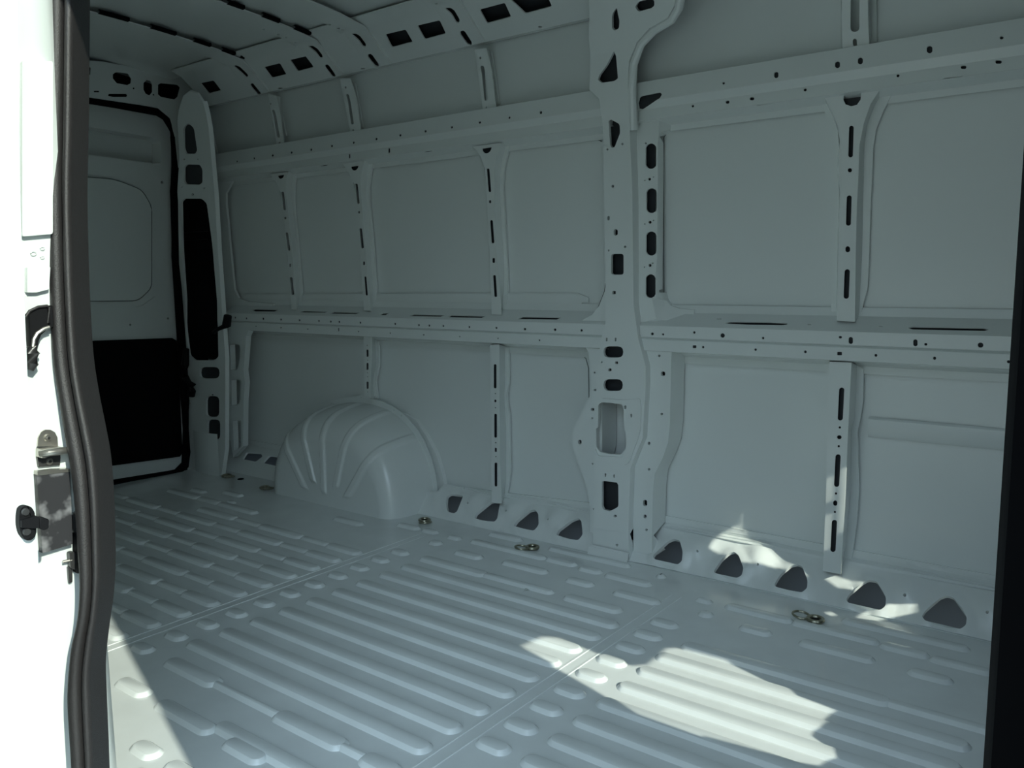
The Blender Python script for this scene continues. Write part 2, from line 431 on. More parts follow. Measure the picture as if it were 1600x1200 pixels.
# ------------------------------------------------------------ rear frame and doors
RX = PlaneX(-4.05)
HDR = PlaneX(-3.98)
fr = sheet_bm(HDR, [(105, 92), (160, 96), (205, 104), (240, 116), (262, 120), (300, 110), (335, 100), (345, 130), (322, 175), (290, 250), (279, 262), (274, 215), (266, 185), (246, 168), (105, 147)],
   [Z(0, 0, 4, [(420, 388), (540, 390), (568, 425), (565, 465), (545, 480), (420, 465)]), Z(0, 0, 4, [(705, 465), (725, 450), (800, 460), (820, 490), (818, 520), (795, 532), (730, 520), (705, 490)]),
    Z(0, 0, 4, [(897, 520), (915, 500), (940, 505), (952, 530), (952, 575), (935, 597), (910, 585), (897, 560)]),
    Z(0, 0, 4, [(988, 530), (1005, 520), (1110, 530), (1126, 545), (1110, 605), (1090, 622), (1005, 605), (988, 590)]),
    O(209, 138, 3), O(240, 148, 3), O(292, 163, 3.5), O(151, 143, 9, 2.5), Sk(184, 149, 30, 5, 0)], grid=.08)
fo = build('door_header', fr, PAINT, fix=False)
tag(fo, 'grey pressed steel header above the rear doors with oval holes', 'header panel')
bm = bmesh.new()
ga = [onX(*q, -3.98) for q in [(305, 108), (312, 125), (322, 150), (322, 175)]]
gb = [onP(CANT, *q, 0) for q in [(300, 108), (313, 136), (327, 158), (330, 162)]]
loft_bm(bm, [[a, a.lerp(b, .5)+Vector((0, 0, .0)), b] for a, b in zip(ga, gb)]); build('corner_gusset', bm, PAINT, fo)
# flange below the header
build('flange', sheet_bm(PlaneX(-4.03), [(105, 138), (250, 165), (272, 185), (279, 215), (274, 215), (264, 190), (246, 176), (105, 156)]), PAINT, fo, fix=False)
# behind everything: rear closing panel (the corner posts and lamp wells)
bm = bmesh.new(); box_bm(bm, -4.20, -4.165, .5, 2.74, -.3, 2.12)
tag(build('wall_rear', bm, MATT, smooth=0), kind='structure')

def door_rel(y, z):
    h = 0
    if 1.55 < z < 1.70 and y < 2.30: h -= .0
    return h
def rear_door(name, mirror=False):
    out = [(105, 150), (245, 173), (262, 187), (270, 210), (271, 300), (272, 400), (279, 500), (285, 600), (288, 700), (284, 722), (272, 734), (160, 752), (105, 759)]
    rec = fillet(Z(0, 0, 4, [(300, 750), (960, 860), (1005, 885), (1005, 1020), (960, 1022), (300, 930)]), .2)
    bm = sheet_bm(RX, out, [rec, O(203.5, 507.5, 3.5), O(262.5, 497.5, 3.5), O(253, 285, 4.5)], rim=.082)
    d = build(name, bm, PAINT, fix=False)
    # the pressed pocket behind the top opening
    R2 = PlaneX(-4.135)
    big = [(x+(-6 if x > 200 else 0), y) for x, y in rec]
    build('window_pocket', sheet_bm(R2, [(95, 175), (262, 200), (262, 268), (95, 250)], rim=.004), PAINT, d, fix=False)
    # window blank: rounded plate standing just proud
    pl = fillet([(90, 273), (180, 280), (222, 297), (237, 322), (237, 450), (216, 470), (90, 471)], .3)
    build('window_blank', sheet_bm(RX, pl, rim=.006, relief=lambda a, b: .011), PAINT, d, fix=False)
    pr = pl+[pl[0]]; bm = bmesh.new(); tube_bm(bm, [onX(u, v, -4.038) for u, v in pr], .0018, 6); build('seam', bm, SEALANT, d)
    bead = fillet([(90, 480), (218, 480), (243, 462), (252, 470), (240, 488), (215, 492), (90, 494)], .3)
    build('bead', sheet_bm(RX, bead, rim=.004, relief=lambda a, b: .005), PAINT, d, fix=False)
    tr = fillet([(100, 534), (267, 528), (275, 533), (283, 707), (279, 713), (100, 737)], .12)
    build('lower_trim', sheet_bm(RX, tr, rim=.012, relief=lambda a, b: .014), MATT, d, fix=False)
    d['kind'] = 'structure'
    return d
rear_door('door_1')
bm = bmesh.new(); box_bm(bm, -4.09, -4.05, .66, 1.86, .03, 1.84, .02)
tag(build('door_2', bm, PAINT), kind='structure')

sp = [(90, 148), (117, 152.5), (180, 163), (245, 175), (258, 183), (267, 197), (272, 215), (271.5, 300), (274, 400), (281, 500), (285, 560), (289, 627), (291, 707), (289, 728), (278, 737), (255, 741), (160, 755), (100, 764)]
def seal_w(i): return .018 if i < 9 else .022
bm = bmesh.new()
tube_bm(bm, [onX(u, v, -4.0) for u, v in sp[:14]]+[onX(u, v, -4.02)+Vector((0, 0, -.0)) for u, v in sp[14:]], [.018]*7+[.019, .019, .021, .022, .022, .022, .02, .016, .011, .010, .010], 10)
tag(build('rear_door_seal', bm, MATT), 'black rubber seal framing the white rear door', 'door seal')

# rear corner pillar
out = [(277, 190), (277, 300), (280, 420), (285, 500), (291, 545), (290, 585), (297, 600), (293, 640), (293, 735), (346, 743), (352, 700), (352, 560), (348, 500), (341, 400), (335, 300), (326, 200), (322, 178), (317, 160), (308, 146), (296, 142), (286, 150), (279, 172)]
lamp = fillet(Z(0, 300, 4, [(1130, 60), (1150, 42), (1262, 42), (1292, 72), (1330, 350), (1362, 850), (1365, 1030), (1340, 1052), (1215, 1052), (1180, 1020), (1160, 860), (1135, 300)]), .3)
hl = [Z(0, 0, 4, fillet([(1145, 800), (1175, 768), (1212, 800), (1232, 940), (1220, 962), (1160, 962), (1148, 930)])),
      Z(0, 0, 4, fillet([(1148, 1045), (1168, 1028), (1250, 1030), (1265, 1060), (1265, 1140), (1248, 1155), (1160, 1152), (1148, 1130)])),
      lamp, Rr(312, 573.5, 343, 591.5, .45), Rr(322, 619, 342.5, 651.5, .35), Rr(324, 655.5, 344, 687, .35),
      O(288, 249, 2.5), O(309, 249, 2.5), O(284, 292, 3), O(319, 294, 3), O(301, 304, 4), O(299, 616.5, 5, 2), O(298, 628, 3, 5), O(300, 685, 3), O(331, 617, 5, 2)]
rp = sheet('rear_pillar', RPIL, out, hl, rim=.012, grid=.12)
back_plate(RPIL, [(280, 195), (324, 195), (338, 400), (349, 560), (348, 700), (297, 700), (294, 560), (282, 420)], rp, .010, holes=[[(307+(x-307)*1.12, 435+(y-435)*1.02) for x, y in lamp]])
tag(rp, 'grey pressed rear corner pillar with a tall black lamp well', 'pillar')
# its forward return face to the wall
pts = [(346, 743), (352, 700), (352, 560), (348, 500), (341, 400), (335, 300), (326, 200), (322, 178), (317, 158)]
A = []
for u, v in pts:
    x, t = RPIL.px(u, v); A.append(RPIL.P(x, t))
bm = bmesh.new()
loft_bm(bm, [[p, p+Vector((.012, .015, 0)), Vector((p.x-.10, p.y+.085, p.z)), Vector((p.x-(2.60-p.y)*1.40, 2.60, p.z))] for p in A])
build('return_face', bm, PAINT, rp)
# pillar foot bulge
bm = bmesh.new()
loft_bm(bm, [[Vector((x, 2.40-.014*math.sin(math.pi*min(1, max(0, k/6))), z)) for k, x in enumerate([-3.97, -3.94, -3.9, -3.86, -3.82, -3.78, -3.75])] for z in (0, .05, .2, .22)])
build('foot_cover', bm, PAINT, rp)
# black rear lamp housing inside the well
q = [RPIL.px(u, v) for u, v in [(278, 300), (345, 300), (350, 570), (285, 570)]]
bm = bmesh.new(); box_bm(bm, -4.05, -3.728, 2.422, 2.450, .60, 1.46, .004)
lh = tag(build('lamp_housing', bm, MATT), 'black lamp housing set deep inside the rear corner pillar well', 'lamp housing')
for zz in (1.24, 1.20):
    build('housing_rib', box_bm(bmesh.new(), -3.98, -3.76, 2.418, 2.424, zz, zz+.006), BLACKP, lh)

# door check straps, black, by the rear pillar
def strap(name, pts, y, r, label):
    bm = bmesh.new(); tube_bm(bm, [onY(u, v, y) for u, v in pts], r, 8)
    return tag(build(name, bm, BLACKP), label, 'door strap', 'black door straps on the rear pillar')
strap('door_strap', [(334, 519), (341, 514), (350, 510), (354, 507), (355, 500), (356, 493)], 2.37, [.011, .010, .012, .022, .020, .019], 'black door strap end resting over the waist rail beside the lamp well')
strap('door_strap', [(291, 545), (289, 570), (290, 590), (296, 598), (301, 602), (300, 610), (299, 619)], 2.36, [.015, .02, .018, .012, .018, .020, .017], 'black door strap hanging low beside the rear door seal')

# slotted strut in the rear corner below the waist rail
ST = Prism([(2.50, 0), (2.50, .9)])
out = Z(250, 440, 3.75, [(398, 285), (415, 275), (525, 278), (505, 320), (498, 420), (488, 520), (498, 590), (490, 690), (488, 965), (430, 1030), (405, 900), (400, 600)])
hl = [Z(250, 440, 3.75, fillet([(410, 368), (468, 368), (470, 440), (450, 518), (415, 518)], .15)), Z(250, 440, 3.75, fillet([(418, 575), (472, 575), (472, 690), (455, 725), (422, 725)], .15)),
      Z(250, 440, 3.75, fillet([(427, 815), (475, 812), (475, 970), (432, 993)], .15)), O(355.5, 591, 2.5), O(357, 641, 2.5)]
tag(sheet('slotted_strut', ST, out, hl, rim=.03), 'grey upright steel strut with three tall slots beside the rear corner pillar', 'strut')
bm = bmesh.new(); tube_bm(bm, [onY(u, v, 2.60) for u, v in [(389, 522), (384, 530), (381, 578), (384, 600), (387, 626)]], .006, 8)
tag(build('edge_bead', bm, PAINT), 'thin bent bead strip down the wall beside the slotted strut', 'bead strip')

# upper rear corner flange: window surround
SF = Prism([(2.600, 0), (2.568, .9), (2.562, 1.3), (2.552, 1.6), (2.54, 1.8)])
out = [(333, 246), (420, 232), (420, 262), (372, 276), (364, 288), (356, 302), (356, 318), (362, 380), (369, 452), (376, 466), (392, 471), (430, 474), (430, 492), (354, 492), (347, 420), (340, 330)]
tag(sheet('corner_flange', SF, out, [O(341.5, 277, 3, 8), O(342, 319, 2.5), O(342, 329, 2.5), O(352.5, 420, 2.5), O(352.5, 430, 2.5), O(387, 478, 3)], rim=.012, relief=lambda x, t: .012), 'curved steel flange around the rearmost upper wall bay', 'flange')

# ------------------------------------------------------------ waist rails
slots = [Z(400, 300, 4, q) for q in ([(-26, 737), (-5, 731), (140, 735), (115, 747), (0, 746)], [(272, 752), (298, 742), (450, 747), (430, 754)], [(458, 759), (485, 749), (648, 754), (625, 763)],
    [(772, 769), (792, 757), (832, 755), (812, 768)], [(958, 775), (985, 764), (1180, 769), (1155, 779)], [(1195, 782), (1220, 769), (1435, 775), (1410, 787)])]
slots.append(Z(800, 300, 4, [(36, 794), (65, 779), (306, 783), (280, 797)]))
dots = []
for x, y in [(45, 793), (155, 797), (271, 802), (392, 806), (466, 810), (519, 812), (651, 817), (869, 825), (1017, 832), (1082, 835), (1170, 838), (1332, 844), (1502, 850)]: dots.append(O(400+x/4, 300+y/4, 3, 3.6))
for x, y in [(155, 848), (322, 857), (640, 872), (838, 882), (1047, 893), (1272, 904), (1511, 915)]: dots.append(O(400+x/4, 300+y/4, 2.4))
dots.append(O(528.7, 515, 2.4, 6))
for x, y in [(80, 857), (269, 861), (434, 865)]: dots.append(O(800+x/4, 300+y/4, 4))
dots.append(O(842.7, 531.7, 3))
for x, y in [(440, 211), (505, 216), (603, 218), (708, 222)]: dots.append(O(250+x/3.75, 440+y/3.75, 2.6, 3.4))
for x, y in [(561, 262)]: dots.append(O(250+x/3.75, 440+y/3.75, 2.2))
dots = dots[4:] if False else dots
x0 = BEAM.px(353, 505)[0]; x1 = BEAM.px(946, 520)[0]
def xband(S, xa, xb): return [(xa, 0), (xb, 0), (xb, S.t[-1]), (xa, S.t[-1])]
def pxh(S, hs): return [[S.px(*q) for q in h] for h in hs]
o = build('waist_rail', sheet_bm(BEAM, xband(BEAM, x0, x1), raw=pxh(BEAM, slots+dots), px=False, rim=.004), PAINT, fix=False)
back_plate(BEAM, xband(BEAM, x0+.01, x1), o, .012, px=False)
tag(o, 'long grey steel waist rail with slots running rearward from the centre pillar', 'rail')
sl2 = [fillet(q, .3) for q in (Z(800, 300, 4, [(1328, 822), (1360, 809), (1600, 812), (1718, 818), (1720, 828), (1690, 832), (1500, 830)]), Z(1200, 300, 4, [(872, 849), (900, 840), (1350, 849), (1382, 858), (1355, 868), (900, 859)]))]
d2 = [O(800+x/4, 300+y/4, s) for x, y, s in [(877, 887, 4.5), (944, 890, 3.5), (1139, 878, 4), (1316, 897, 7), (1569, 913, 4), (1194, 970, 4), (1522, 985, 4)]]
d2 += [O(1200+x/4, 300+y/4, a, b) for x, y, a, b in [(452, 908, 5, 4), (517, 928, 7, 11), (921, 943, 7, 11), (986, 952, 5, 4), (1328, 957, 9, 8), (233, 999, 4.5, 4.5), (674, 1021, 4.5, 4.5), (1041, 1039, 5, 5), (1503, 1061, 5, 5), (258, 829, 6, 1.6), (705, 840, 6, 1.6)]]
d2 += [Rr(1308, 549.8, 1315.5, 555.2), Rr(1082, 539.5, 1088, 544), Rr(1120, 497.5, 1127, 499, .1)]
o = build('waist_rail', sheet_bm(BEAM, xband(BEAM, BEAM.px(992, 520)[0], .12), raw=pxh(BEAM, sl2+d2), px=False, rim=.004), PAINT, fix=False)
back_plate(BEAM, xband(BEAM, BEAM.px(992, 520)[0], .11), o, .012, px=False)
tag(o, 'grey steel waist rail with two long slots, right of the centre pillar', 'rail')

# ------------------------------------------------------------ upper rails
top = [(x, y, 3, 4) for x, y in [(103, 971), (221, 953), (344, 935), (473, 912), (609, 891), (752, 868), (901, 845), (1059, 820), (1223, 795), (1398, 765), (1583, 735)]]
rh = [O(400+x/4, y/4, a+.6, b) for x, y, a, b in top]+[O(845, 175.7, 4, 5), O(546, 244, 2.6, 7), O(608, 235, 3, 7.5), O(370, 252, 2.6, 3.4), O(397, 247.5, 2.6, 3.4)]
rh += [Z(400, 0, 4, [(400, 1039), (425, 1033), (455, 1031), (430, 1038)]), Z(400, 0, 4, [(1045, 951), (1070, 945), (1110, 942), (1080, 949)]), Z(800, 0, 4, [(183, 848), (200, 842), (256, 835), (240, 841)])]
XA = RAIL.px(333, 244)[0]; XB = RAIL.px(955, 155)[0]
o = build('upper_rail', sheet_bm(RAIL, xband(RAIL, XA, XB), raw=pxh(RAIL, rh), px=False, rim=.004), PAINT, fix=False)
back_plate(RAIL, xband(RAIL, XA+.01, XB), o, .014, px=False)
tag(o, 'folded grey steel upper rail running rearward from the centre pillar', 'rail')
rh = [O(800+x/4, y/4, a, b) for x, y, a, b in [(1322, 520, 4, 4), (1130, 663, 4, 4), (1347, 638, 6, 5), (1500, 617, 7, 5)]]
rh += [O(1200+x/4, y/4, a, b) for x, y, a, b in [(51, 468, 7, 10), (434, 404, 8, 11), (577, 380, 8, 11), (1010, 309, 9, 12), (1460, 236, 6, 5), (232, 561, 5, 5), (812, 473, 5, 5), (1222, 420, 9, 6), (1441, 387, 10, 6)]]
rh += [Z(800, 0, 4, fillet([(795, 602), (925, 576), (937, 590), (925, 612), (815, 686), (795, 682)], .25)), Z(1200, 0, 4, [(-75, 662), (-60, 655), (25, 645), (10, 652)]), Z(1200, 0, 4, [(1088, 494), (1105, 487), (1222, 473), (1205, 482)])]
o = build('upper_rail', sheet_bm(RAIL, xband(RAIL, RAIL.px(991, 140)[0], .12), raw=pxh(RAIL, rh), px=False, rim=.004), PAINT, fix=False)
back_plate(RAIL, xband(RAIL, RAIL.px(991, 140)[0], .11), o, .014, px=False)
tag(o, 'wide folded grey upper rail with bolt holes, right of the centre pillar', 'rail')

# ------------------------------------------------------------ cant rail along the roof edge
ch = [Z(400, 0, 4, q) for q in ([(50, 420), (150, 395), (190, 465), (100, 488)], [(212, 375), (320, 350), (360, 420), (262, 447)], [(808, 215), (935, 185), (980, 262), (850, 297)],
      [(1008, 160), (1148, 127), (1187, 210), (1055, 247)], [(1398, 60), (1555, 18), (1595, 105), (1445, 147)])]
ch += [Z(800, 0, 4, [(-5, 0), (10, -15), (205, -58), (250, 40), (85, 86)]), Z(0, 0, 4, [(1253, 520), (1335, 503), (1382, 565), (1305, 585)])]
ch = [fillet(q, .1, 2) for q in ch]
ch += [O(438, 138, 7, 2), O(567, 107.3, 7, 2), O(843.8, 42, 6, 2.5), O(357, 157.5, 6, 1.6)]
rsl = [(1.70, 1.82), (1.91, 2.02), (2.10, 2.18), (2.235, 2.30), (2.325, 2.36)]
def dl(pts): return [O(x, y, 4, 1.8) for x, y in pts]
sA = [Z(0, 0, 4, [(1460, 414), (1475, 408), (1500, 418), (1548, 465), (1550, 480), (1538, 483), (1512, 458)]), Z(0, 0, 4, [(1565, 525), (1580, 520), (1632, 582), (1628, 592), (1606, 588), (1568, 540)])]
sB = [Z(400, 0, 4, [(322, 288), (355, 286), (385, 305), (415, 345), (415, 362), (398, 362), (372, 325)]), Z(400, 0, 4, [(430, 408), (445, 402), (458, 412), (497, 468), (495, 480), (475, 478), (432, 422)])]
sC = [Z(400, 0, 4, [(592, 212), (625, 210), (650, 225), (687, 275), (685, 293), (668, 290), (638, 248)]), Z(400, 0, 4, [(698, 342), (715, 336), (728, 345), (768, 402), (765, 418), (742, 412), (700, 358)])]
sD = [Z(400, 0, 4, [(1176, 50), (1215, 48), (1240, 65), (1273, 122), (1270, 143), (1250, 140), (1222, 88)]), Z(400, 0, 4, [(1275, 197), (1295, 190), (1308, 200), (1350, 265), (1345, 284), (1320, 276), (1278, 218)])]
ch += [fillet(q, .3) for q in sA+sB+sC+sD]
XC0 = CANT.px(292, 130)[0]
o = build('cant_rail', sheet_bm(CANT, xband(CANT, XC0, -1.30), raw=pxh(CANT, ch), px=False, rim=.005), PAINT, fix=False)
back_plate(CANT, xband(CANT, XC0, -1.30), o, .045, px=False)
tag(o, 'sloping grey roof edge rail with square holes', 'rail')

# ------------------------------------------------------------ roof bows: hat section across the roof, bent down over the cant rail
def bow(xr, lab, slots_px=(), roof_slots=(), dots=(), wd=.12, name='roof_bow'):
    ys = [.62+.08*i for i in range(21)]
    prof = [(2.478, 1.8575), (2.346, 1.969)]+[(y, ROOF(y)-.026) for y in ys[::-1]]
    B = Prism(prof)
    def rel(x, t):
        u = (x-xr)/wd
        return 0
    hs = [fillet([B.px(*q) for q in h], .3) for h in slots_px]
    hs += [[B.px(*q) for q in h] for h in dots]
    bm = sheet_bm(B, [(xr-wd, 0), (xr, 0), (xr, B.t[-1]), (xr-wd, B.t[-1])], raw=hs, px=False, rim=.005, rimo=.018)
    o = build(name, bm, PAINT, fix=False)
    tag(o, lab, 'roof bow', None)
    # side flanges lying on the roof skin; black gaps between glue pads along the front edge
    prof2 = [(2.36, 1.972)]+[(y, ROOF(y)-.006) for y in ys[::-1]]
    F2 = Prism(prof2)
    build('flange', sheet_bm(F2, [(xr-wd-.03, .0), (xr-wd, 0), (xr-wd, F2.t[-1]), (xr-wd-.03, F2.t[-1])], px=False, rim=.003), PAINT, o, fix=False)
    for (ya, yb) in roof_slots:
        bm = bmesh.new()
        loft_bm(bm, [[Vector((xr+.001, y, ROOF(y)-.026)), Vector((xr+.016, y, ROOF(y)-.024)), Vector((xr+.016, y, ROOF(y)-.012)), Vector((xr+.001, y, ROOF(y)-.012))] for y in (ya, (ya+yb)/2, yb)])
        build('glue_gap', bm, MATT, o)
    return o
bow(-3.30, 'rearmost grey roof bow with five black gaps crossing the van ceiling', sA, rsl, dl([(211, 56), (230, 61), (278, 76), (294, 81), (316, 88)]))
bow(-2.80, 'grey roof bow, second from the rear doors, with two black gaps near its wall end', sB, [(1.75, 1.85), (1.93, 2.0), (2.08, 2.16), (2.23, 2.31)], dl([(412, 46), (435, 54), (447, 58.5), (461, 66.5)]))
bow(-2.51, 'plain grey roof bow without black gaps, third from the rear doors', sC, [], dl([(464, 19), (480, 25), (503, 34), (515, 38.5), (529, 44.5), (535, 47)]))
bow(-2.02, 'grey roof bow nearest the centre pillar at the top edge', sD, [], dl([(682, 6)]))

# ------------------------------------------------------------ centre pillar
out = [(906, -60), (921, 20), (920, 60), (921, 140), (936, 154), (943, 220), (944, 330), (946, 450), (946, 505), (939, 530), (933, 574), (930, 646), (928, 726), (928, 800), (926, 868), (984, 882),
       (982, 824), (985, 732), (994, 708), (1004, 685), (1009, 600), (1009, 573), (997, 528), (990, 475), (988, 300), (984, 203), (981, 129), (983, 95), (995, 66), (1015, 44), (1043, 28), (1054, 8), (1060, -60)]
H = [Z(800, 0, 4, fillet([(655, 45), (662, 90), (672, 130), (668, 178), (640, 192), (625, 178), (625, 90)])), Z(800, 0, 4, fillet([(768, 45), (790, 10), (860, -5), (888, 0), (890, 35), (870, 52), (790, 74)])),
     Z(800, 0, 4, fillet([(637, 318), (650, 350), (662, 490), (640, 506), (560, 518), (537, 500), (545, 470), (590, 410)], .25)), Z(800, 0, 4, fillet([(603, 758), (620, 748), (672, 775), (676, 830), (642, 918), (625, 925), (612, 905)], .25))]
H += [O(949, 233.5, 3.5), O(972.5, 225, 3.5), O(957.5, 291, 4, 5), O(950.7, 341, 4, 7), O(962, 363, 6.5, 10), O(951, 391.5, 3), O(976.7, 385.7, 3.6), Rr(955, 396.7, 974.3, 429.2, .2), Rr(956.7, 454.7, 962, 459.7),
      O(948, 530.5, 2.6, 6), O(961.7, 530.5, 2.6, 6), Rr(943, 541.2, 973.8, 558.8, .48), O(940.3, 566, 3), Rr(961, 564.8, 965.5, 568.8), Rr(950.3, 575.8, 955.3, 580), Rr(943, 592.5, 973, 611, .48),
      Z(800, 600, 4, fillet([(540, 130), (560, 114), (680, 122), (697, 150), (702, 290), (712, 296), (712, 400), (682, 442), (610, 438), (550, 426), (526, 390), (525, 278), (538, 272)], .3)),
      O(978.4, 636, 3.4, 6), O(987.6, 649, 3, 6), O(946, 742.3, 2.6, 5.5), O(959.5, 744, 2.6, 5.5), Z(800, 600, 4, fillet([(562, 612), (575, 606), (655, 616), (664, 630), (665, 768), (612, 795), (572, 786), (562, 765)], .25)),
      O(961, 806.5, 5, 4), O(964, 851.7, 4), O(992, 819.6, 7, 2.4)]
o = sheet('centre_pillar', PIL, out, H, rim=.012, rimo=.055, grid=.10)
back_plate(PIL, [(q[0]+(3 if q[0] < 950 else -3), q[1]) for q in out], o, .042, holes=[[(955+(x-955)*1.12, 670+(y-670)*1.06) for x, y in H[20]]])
tag(o, 'tall grey pressed centre pillar with black cut-outs between the two wall bays', 'pillar')
# raised pad round the large opening
pad = [(930, 600), (975, 600), (1000, 622), (1003, 600), (1004, 572), (982, 525), (985, 525), (1006, 570), (1006, 640), (1002, 676), (984, 728), (930, 722)]
pad = fillet([(941, 592+30), (976, 625), (1001, 622), (1003, 640), (1001, 676), (982, 728), (931, 724), (931, 700), (936, 712), (975, 714), (980, 700), (979, 672), (976, 660), (976, 632), (941, 627)], .2)
build('reinforcement_pad', sheet_bm(PIL, pad, [O(978.4, 636, 3.4, 6), O(987.6, 649, 3, 6)], rim=.006, relief=lambda x, t: .006), PAINT, o, fix=False)
# curved rounded edge that runs up into the roof on the right
eb = [(988, 203), (985, 140), (987, 100), (999, 70), (1020, 48), (1047, 32), (1058, 14), (1064, -20)]
bm = bmesh.new(); tube_bm(bm, [onP(PIL, u, v, -.012) for u, v in eb], .014, 10); build('rolled_edge', bm, PAINT, o)
# side flange with oval holes
out = [(985, 150), (1075, 138), (1080, 180), (1060, 190), (1040, 197), (1030, 205), (1028, 222), (1028, 458), (1031, 470), (1038, 478), (1052, 483), (1075, 485), (1075, 506), (990, 506)]
Xa_ = PILF.px(1027.5, 320)[0]; Xb_ = PILF.px(1031, 320)[0]
H = [O(1017, 244, 17, 40), O(1018, 313.5, 17, 39), O(1017.5, 380.5, 17, 38), O(1016.5, 447, 16, 37), O(1014.8, 280, 4.5), O(1015.5, 347.3, 4.8), O(1015.5, 414.7, 4.8), O(1009, 224, 3), O(1028, 455, 2.6, 5), O(1007.5, 282, 2), O(1021, 276.5, 2.2), O(1007.5, 350, 2), O(1021, 344.5, 2.2), O(1007, 417.5, 2), O(1020, 411.3, 2.2)]
build('slotted_flange', sheet_bm(PILF, out, H, rim=.006, rimo=.04, grid=.1, relief=lambda x, t: -.045*min(1, max(0, (x-Xa_)/(Xb_-Xa_)))), PAINT, o, fix=False)
back_plate(PILF, [(995, 210), (1024, 210), (1024, 480), (995, 480)], o, .035)
PF2 = Prism([(2.522, 0), (2.518, .10), (2.512, .9)])
out = [(1000, 540), (1049.5, 545), (1048, 600), (1047, 660), (1044, 691), (1036, 714), (1023, 741), (1020, 770), (1019, 826), (1019, 872), (990, 872), (990, 700), (1010, 640)]
H = [O(1030, 556, 4), O(1036, 584, 7, 7.5), O(1034, 647, 4), O(1014, 633.7+59, 0.01+4, 5), O(1014, 733.5, 4), O(1008, 786, 6.5, 10), O(1007.8, 807, 4.5, 6), O(1010, 828, 4), O(1010, 542.2, 16, 2.5)]
build('lower_flange', sheet_bm(PF2, out, H, rim=.012, rimo=.10), PAINT, o, fix=False)
back_plate(PF2, [(q[0]-3, q[1]) for q in out], o, .03)
out = [(946, 440), (944, 455), (935, 478), (924, 492), (904, 503), (904, 538), (914, 543), (920, 553), (922, 600), (920, 620), (907, 647), (895, 668), (892, 683), (894, 700), (907, 735), (918, 768), (921, 800), (921, 832), (929, 835), (940, 700), (940, 540), (955, 500)]
H = [O(919.5, 541.3, 3), O(928, 582.5, 3), Rr(927, 608, 931.5, 611.5), Rr(922.5, 638, 927.5, 642), O(924.5, 653.8, 3), O(905, 691, 5.5, 7), O(925, 725, 3), O(926.8, 795.8, 3), O(908.5, 516, 3)]
build('rear_flange', sheet_bm(PF2, out, H, rim=.012, rimo=.10, relief=lambda x, t: -.004), PAINT, o, fix=False)
back_plate(PF2, [(q[0]+(3 if q[0] < 925 else 0), q[1]) for q in out], o, .03)

# ------------------------------------------------------------ hat-section wall posts
def post(name, S, L, R, SR, FR, slots, label, group=None, yskin=2.605, back_off=.075, extra=None, cat='wall post'):
    """L, R: left and right edge of the front face (pixels on S); SR: foot of the right side face; FR: outer edge of the flange."""
    outer = L+R[::-1]
    o = sheet(name, S, outer, slots, rim=.002)
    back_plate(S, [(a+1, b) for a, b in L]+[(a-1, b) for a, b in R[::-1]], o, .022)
    tag(o, label, cat, group)
    N = 14
    Lw = resample([onP(S, u, v, 0) for u, v in L], N); Rw = resample([onP(S, u, v, 0) for u, v in R], N)
    sk = lambda u, v: Vector((SKIN.P(*SKIN.px(u, v), .014)))
    Sw = resample([sk(u, v) for u, v in SR], N); Fw = resample([sk(u, v) for u, v in FR], N)
    bm = bmesh.new()
    loft_bm(bm, [[a, a.lerp(b, .08)+Vector((.0, -.0, 0)), b] for a, b in zip(Rw, Sw)])
    build('side_wall', bm, PAINT, o)
    bm = bmesh.new()
    loft_bm(bm, [[a, b, b+Vector((0, .010, 0))] for a, b in zip(Sw, Fw)])
    build('weld_flange', bm, PAINT, o, smooth=0)
    bm = bmesh.new()
    loft_bm(bm, [[a, Vector((a.x-.012, s.y, a.z)), Vector((a.x-.028, s.y, a.z)), Vector((a.x-.028, s.y+.01, a.z))] for a, s in zip(Lw, Sw)])
    build('side_wall', bm, PAINT, o, smooth=0)
    return o
UPF = Prism([(2.53, .85), (2.53, 1.1), (2.525, 1.3), (2.515, 1.50)])
LPF = Prism([(2.53, 0.05), (2.53, .78)])
def half(cx, cy, r, k=9, sl=-.16): return [(cx+r*math.cos(math.pi*i/(k-1)), cy+r*1.15*math.sin(math.pi*i/(k-1))+sl*r*math.cos(math.pi*i/(k-1))) for i in range(k)]
# upper posts (left to right)
z8 = lambda pts: Z(420, 230, 4.286, pts)
post('wall_post', UPF, z8([(5, 180), (45, 230), (78, 300), (100, 470), (130, 800), (150, 1085)]), z8([(130, 165), (118, 220), (118, 300), (135, 480), (165, 800), (185, 1090)])[:],
     z8([(180, 165), (168, 250), (175, 400), (200, 700), (222, 960), (215, 1080)]), z8([(200, 165), (186, 260), (186, 400), (215, 700), (240, 980), (222, 1085)]),
     [z8([(50, 178), (72, 174)]+half(82, 188, 22)[::1]+[(60, 180)]) if False else z8(half(82, 188, 20)), z8([(x-(y-360)*-.12, y) for x, y in O(99, 360, 17, 125)]), Sk(445.9, 340.6, 3, 4, 0), z8([(x+(y-632)*.13, y) for x, y in O(128, 632, 17, 122)]), O(453.3, 414.5, 2.6, 5.5), z8([(x+(y-930)*.1, y) for x, y in O(155, 930, 17, 120)])],
     'grey slotted upper wall post nearest the rear doors', 'upper wall posts')
